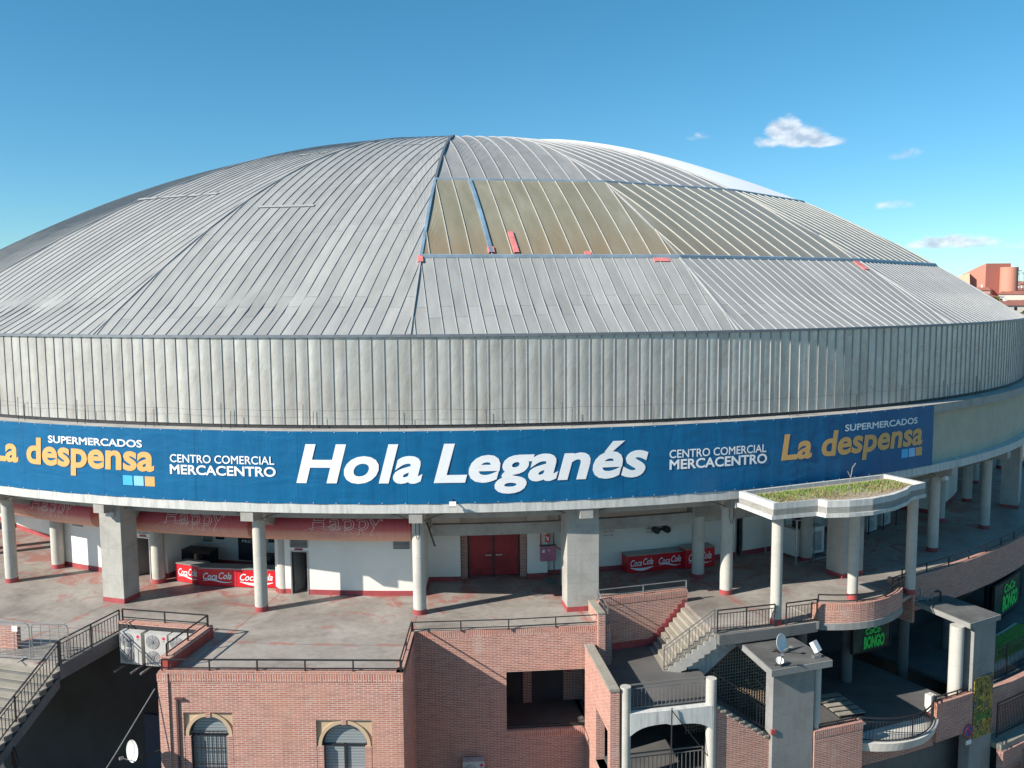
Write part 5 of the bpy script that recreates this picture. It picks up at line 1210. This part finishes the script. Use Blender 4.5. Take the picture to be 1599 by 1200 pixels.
# air conditioners behind
for k, (ph, z, r_, fn, s) in enumerate(((35.9, .0, 40.5, 2, 1.45), (35.95, 1.55, 40.5, 1, .95), (38.0, .0, 40.5, 2, 1.45), (38.1, 1.55, 40.5, 1, .95), (40.3, 1.55, 40.5, 1, .95), (40.2, .1, 40.5, 2, 1.4))):
    nm = ('bottom left', 'top left', 'bottom middle', 'top middle', 'top right', 'bottom right')[k]
    ac_unit(frame(ph, r_, z), 'white outdoor air conditioner in the shaded rack behind the canopy, ' + nm + ' of six', 'air conditioners in the shaded rack', fn, 1.05, .4, s, False)
root = empty('unit_rack', P(38, 40.5, 0), 'dark steel rack holding the outdoor units in the shade', 'rack'); b = MB()
for ph in (34.9, 37.0, 39.2, 41.4):
    for r_ in (40.1, 40.9): b.bar(P(ph, r_, 0), P(ph, r_, 3.0), .06)
b.build('uprights', M['steel'], root); b = MB()
for z in (1.5, 2.95):
    for r_ in (40.1, 40.9): b.path(arc(34.9, 41.4, r_, z, 1), .05)
b.build('shelves', M['steel'], root)
root = empty('equipment_cage', P(27.8, 41.8, 0), 'galvanised pipe cage round a large grey cooling machine behind the canopy', 'cage'); b = MB()
cg = [P(26.0, 42.6, 0), P(29.6, 42.4, 0), P(29.8, 40.4, 0), P(26.0, 40.4, 0)]
for i in range(4):
    p, q = cg[i], cg[(i + 1) % 4]
    for z in (.06, 2.3): b.bar(p + Vector((0, 0, z)), q + Vector((0, 0, z)), .05)
    b.bar(p, p + Vector((0, 0, 2.35)), .06); b.bar((p + q) / 2, (p + q) / 2 + Vector((0, 0, 2.35)), .05)
b.build('pipes', M['galv'], root)
root = empty('cooling_machine', P(28.2, 41.3, 0), 'large grey cooling machine inside the pipe cage', 'machine')
b = MB(); b.m = frame(28.3, 41.4, 0); b.box(-1.0, 1.0, -.5, .5, .15, 1.55); b.build('casing', M['white'], root)
b = MB(); b.m = frame(28.3, 41.4, 0); b.box(-.7, .2, -.53, -.5, .5, 1.2); b.box(.3, .8, -.53, -.5, .3, 1.3); b.build('panel', M['grille'], root)
b = MB(); b.m = frame(28.3, 41.4, 0); b.cyl((-.4, 0), .3, 1.55, 2.0, 16); b.path([(.4, 0, 1.55), (.4, 0, 2.2), (.8, .3, 2.4)], .12, 8); b.build('fan_stack', M['steel'], root)

# ---------------------------------------------------------------- dish, wires, lower left
dish(frame(-10.3, 52.1, -3.0, 0), 'white satellite dish sticking out from the corner of the left brick block', .40, .35, -25, 8)
b = MB(); b.bar(P(-10.3, 52.1, -3.0), P(-9.7, 51.3, -3.0), .05); b.build('dish_bracket', M['steel'], block)
b = MB(); b.path([P(-9.85, 51.5, -.6), P(-10.9, 52.6, -2.6), P(-12.3, 54, -5.2)], .03, 4); tag(b.build('hanging_cable', M['galv']), 'thin pale cable running down from the corner of the brick block', 'cable')
railing('lower_railing', 'pale picket railing at the bottom beside the left corner of the brick block', [P(-12.4, 54.5, -4.6), P(-10.7, 53.3, -4.0), P(-9.4, 53.2, -4.15)], .95, .1, .16, 1.6, mat=M['galv'])
b = MB(); root = empty('tall_mast', P(11.5, 51.3, -9), 'thin rusty pole leaning in front of the stair landing', 'pole')
b.bar(P(11.05, 52.3, -9), P(11.45, 51.5, -1.6), .05, 6); b.build('pole', M['steel'], root); b = MB(); b.bar(P(11.45, 51.5, -1.7), P(13.3, 51.3, -3.9), .035, 6); b.build('strut', M['steel'], root)

# ---------------------------------------------------------------- right edge: lawn, fences, steps
b = MB(); b.polar(30.6, 60, 43.8, 50.5, L3 - .3, L3 - .15, 1.5); b.build('right_terrace_floor', M['dfloor'], arena)
b = MB(); b.polar(33.2, 42, 47.4, 49.3, -4.55, -4.25, 1); o = b.build('lawn_bed', M['conc_w']); tag(o, 'low white kerb bed filled with bright grass at the right edge', 'planter')
b = MB(); b.polar(33.5, 41.8, 47.6, 49.1, -4.25, -4.18, 1); b.build('turf', M['grass'], o)
railing('edge_fence', 'tall dark picket fence in front of the lawn at the right edge', arc(31.0, 40, 49.8, -4.5, 1), 1.5, .1, .13, 2.5)
railing('edge_fence', 'dark picket fence on the lower ledge at the right edge', arc(31.0, 38, 50.9, -6.4, 1), 1.6, .1, .13, 2.5)
b = MB(); b.polar(30.5, 38, 50.0, 51.4, -6.7, -6.45, 1); b.build('right_ledge', M['pave'], arena)
b = MB(); b.polar(30.5, 38, 51.2, 51.5, GZ, -6.7, 1); b.polar(30.45, 38, 50.25, 50.53, -6.45, -4.35, 1); b.build('right_brick_base', M['brick'], arena)
b = MB(); root = empty('street_steps', P(34, 54, GZ), 'dim concrete steps at the bottom right corner', 'stairs')
for k in range(8): b.polar(31 + k * .3, 37, 52.2 + k * .36, 52.6 + k * .36, GZ - .2, -7.4 - k * .18, 2)
b.build('steps', M['pave'], root)
railing('step_handrail', 'sloping handrail beside the dim steps at the bottom right', [P(31.2, 52.0, -7.4), P(32.6, 51.7, -6.5)], .9, .4, pick=False, post=1.5)
b = MB(); b.polar(9, 30.5, 49.5, 49.8, GZ, L3 - .31, 1.5); b.build('ground_storey_wall', M['conc_d'], arena)  # shade of the lower storey put into the dark wall colour

# ---------------------------------------------------------------- town on the rise behind
RF = plain('roof_tile', (.30, .115, .085), .85, 0, .2, .2); TC = plain('terracotta', (.50, .22, .16), .8, 0, .08, .02); TC2 = plain('orange_render', (.66, .40, .26), .8, 0, .06, .02)
walls = [plain('house_wall', c, .85, 0, .08, .05) for c in ((.55, .50, .43), (.45, .30, .22), (.62, .60, .56), (.38, .22, .17))]
CX, CY = 4.372, -81.95
def at(px, d): a = math.atan((px - 799.5) / 1381); return CX + d * math.sin(a), CY + d * math.cos(a)
root_xy = at(1545, 560); ZB = hill_z(*root_xy)
root = empty('terracotta_building', (root_xy[0], root_xy[1], ZB), 'large windowless terracotta building with a slanted roof and round tower on the horizon', 'building')
mm = Matrix.Translation((root_xy[0], root_xy[1], 0)) @ Matrix.Rotation(R(-24), 4, 'Z')
k_ = 560 / 1381
b = MB(); b.m = mm
x0, xm, x1 = -33 * k_, -9 * k_, 24 * k_; zt = 13.6 + 41 * k_
f0, f1 = -6, 26
b.hexa([(x0, f0, ZB - 12), (xm, f0 - 2, ZB - 12), (xm, f1, ZB - 12), (x0, f1, ZB - 12)], [(x0, f0, zt - 13 * k_), (xm, f0 - 2, zt), (xm, f1, zt), (x0, f1, zt - 13 * k_)]); b.build('main_hall', TC, root)
b = MB(); b.m = mm; b.hexa([(xm, f0 - 2, ZB - 12), (x1 - 1, f0 + 3, ZB - 12), (x1 - 1, f1, ZB - 12), (xm, f1, ZB - 12)], [(xm, f0 - 2, zt), (x1 - 1, f0 + 3, zt), (x1 - 1, f1, zt), (xm, f1, zt)]); b.build('rear_hall', plain('terracotta_shaded', (.36, .13, .10), .8, 0, .06), root)  # right face toned darker than the lit one, shade put into the colour
b = MB(); b.m = mm; b.cyl((x1 - 5 * k_, f0 - 1), 11 * k_, ZB - 12, zt - 5.5 * k_, 28); b.build('round_tower', plain('terracotta_light', (.54, .25, .18), .8, 0, .06), root, smooth=True)
b = MB(); b.m = mm; b.hexa([(x0 - 24 * k_, f0 - 2, ZB - 12), (x0 + 9 * k_, f0 - 6, ZB - 12), (x0 + 9 * k_, f1, ZB - 12), (x0 - 24 * k_, f1, ZB - 12)], [(x0 - 24 * k_, f0 - 2, zt - 24 * k_), (x0 + 4 * k_, f0 - 6, zt - 12 * k_), (x0 + 4 * k_, f1, zt - 12 * k_), (x0 - 24 * k_, f1, zt - 24 * k_)]); b.build('side_wing', TC2, root)
rnd = random.Random(11); adj = ('low', 'long', 'narrow', 'wide', 'small'); tone = ('pale cream', 'brown brick', 'white', 'dark brick')
def house(px, d, wd, h, i):
    x, y = at(px, d); z = hill_z(x, y) - 1 if y > 160 else GZ; ti = i % 4; rot = R(rnd.uniform(-35, 20)); dp = wd * rnd.uniform(.5, .9)
    m = Matrix.Translation((x, y, z)) @ Matrix.Rotation(rot, 4, 'Z')
    root = empty('house', (x, y, z), None, 'house', 'houses of the town on the horizon')
    b = MB(); b.m = m; b.box(-wd / 2, wd / 2, -dp / 2, dp / 2, 0, h); b.build('wall', walls[ti], root)
    b = MB(); b.m = m; e = .6; rh = wd * .10
    b.hexa([(-wd / 2 - e, -dp / 2 - e, h), (wd / 2 + e, -dp / 2 - e, h), (wd / 2 + e, dp / 2 + e, h), (-wd / 2 - e, dp / 2 + e, h)], [(-wd / 2 - e + 2, -.2, h + rh), (wd / 2 + e - 2, -.2, h + rh), (wd / 2 + e - 2, .2, h + rh), (-wd / 2 - e + 2, .2, h + rh)]); rf = b.build('roof', RF, root)
    b = MB(); b.m = m; b.box(wd * .2, wd * .2 + .9, -.4, .5, h, h + rh + 1.4); b.build('chimney', walls[2], rf)
    for fl in range(int(h // 3)):
        b = MB(); b.m = m
        for k in range(int(wd / 3.2)): xx = -wd / 2 + 1.4 + k * 3.2; b.box(xx, xx + 1.2, -dp / 2 - .05, -dp / 2, 1 + fl * 3, 2.4 + fl * 3)
        if b.v: b.build('windows', M['glass'], root)
    root['label'] = '%s %s house with red tiled roof among the distant rooftops' % (adj[i % 5], tone[ti])
i = 0
for d, h in ((330, 9), (380, 8), (430, 8), (490, 8), (530, 9), (620, 10), (720, 11), (840, 12)):
    px = 1505 + rnd.uniform(0, 15)
    while px < 1625:
        wd = rnd.uniform(12, 26); house(px, d * rnd.uniform(.96, 1.04), wd, h * rnd.uniform(.75, 1.2), i); i += 1; px += wd / d * 1381 * rnd.uniform(1.1, 1.6)
x, y = at(1541, 520); root = empty('warehouse', (x, y, hill_z(x, y)), 'long bright white warehouse below the terracotta building', 'warehouse'); b = MB(); b.m = Matrix.Translation((x, y, hill_z(x, y))); b.box(-6, 6, -4, 4, 0, 7); b.build('wall', M['membrane'], root); b = MB(); b.m = Matrix.Translation((x, y, hill_z(x, y))); b.box(-6.3, 6.3, -4.3, 4.3, 7, 7.5); b.build('roof', walls[2], root)
LEAF = [plain('foliage_' + str(k), c, .9, 0, .4, .8) for k, c in enumerate(((.06, .09, .03), (.15, .13, .03), (.035, .06, .03)))]
BARK = plain('bark', (.08, .06, .045), .9)
def tree(px, d, h, k, label):
    x, y = at(px, d); z = hill_z(x, y) - .5 if y > 160 else GZ; root = empty('tree', (x, y, z), label, 'tree', 'trees among the distant houses')
    b = MB(); b.m = Matrix.Translation((x, y, z)); b.cyl((0, 0), .35, 0, h * .5, 8, .2)
    for q in range(4): t = q * 1.6; b.bar((0, 0, h * .4), (math.cos(t) * h * .2, math.sin(t) * h * .2, h * .7), .15)
    b.build('trunk', BARK, root)
    b = MB(); cl = [(rnd.gauss(0, h * .17), rnd.gauss(0, h * .17), h * rnd.uniform(.42, .9)) for _ in range(14)]
    for _ in range(900):
        c = rnd.choice(cl); p = Vector((x + c[0] + rnd.gauss(0, h * .07), y + c[1] + rnd.gauss(0, h * .07), z + c[2] + rnd.gauss(0, h * .06))); u = Vector((rnd.gauss(0, 1), rnd.gauss(0, 1), rnd.gauss(0, 1))).normalized() * .45; v = u.cross(Vector((rnd.gauss(0, 1), rnd.gauss(0, 1), 1))).normalized() * .4
        b.face([p - u - v, p + u - v, p + u + v, p - u + v], [(0, 0), (1, 0), (1, 1), (0, 1)])
    b.build('crown', LEAF[k], root, weld=False)
for k, (px, d, h, c, lb) in enumerate(((1546, 460, 10, 1, 'yellow green tree in the middle of the distant rooftops'), (1556, 455, 9, 1, 'second yellow green tree right of the first among the rooftops'), (1530, 500, 9, 2, 'dark green tree at the edge of the dome among the rooftops'), (1572, 470, 8, 0, 'rounded green tree right of the yellow ones'), (1590, 560, 9, 2, 'dark tree near the right edge on the skyline'), (1598, 400, 9, 0, 'green tree at the right edge just above the drum'), (1524, 480, 8, 0, 'green tree half hidden behind the dome slope'))): tree(px, d, h, c, lb)
for k, (px, d) in enumerate(((1580, 600), (1585, 620), (1594, 590), (1588, 640))):
    x, y = at(px, d); z = hill_z(x, y); root = empty('street_lamp', (x, y, z), 'thin street lamp on the distant skyline, ' + ('leftmost', 'second from left', 'rightmost', 'third from left')[k] + ' of four', 'street lamp', 'street lamps on the skyline')
    b = MB(); b.m = Matrix.Translation((x, y, z)); b.cyl((0, 0), .22, 0, 16 + k, 6, .12); b.build('pole', M['galv'], root); b = MB(); b.m = Matrix.Translation((x, y, z + 16 + k)); b.box(-1.2, 1.2, -.3, .3, 0, .4); b.build('lamp_head', M['galv'], root)
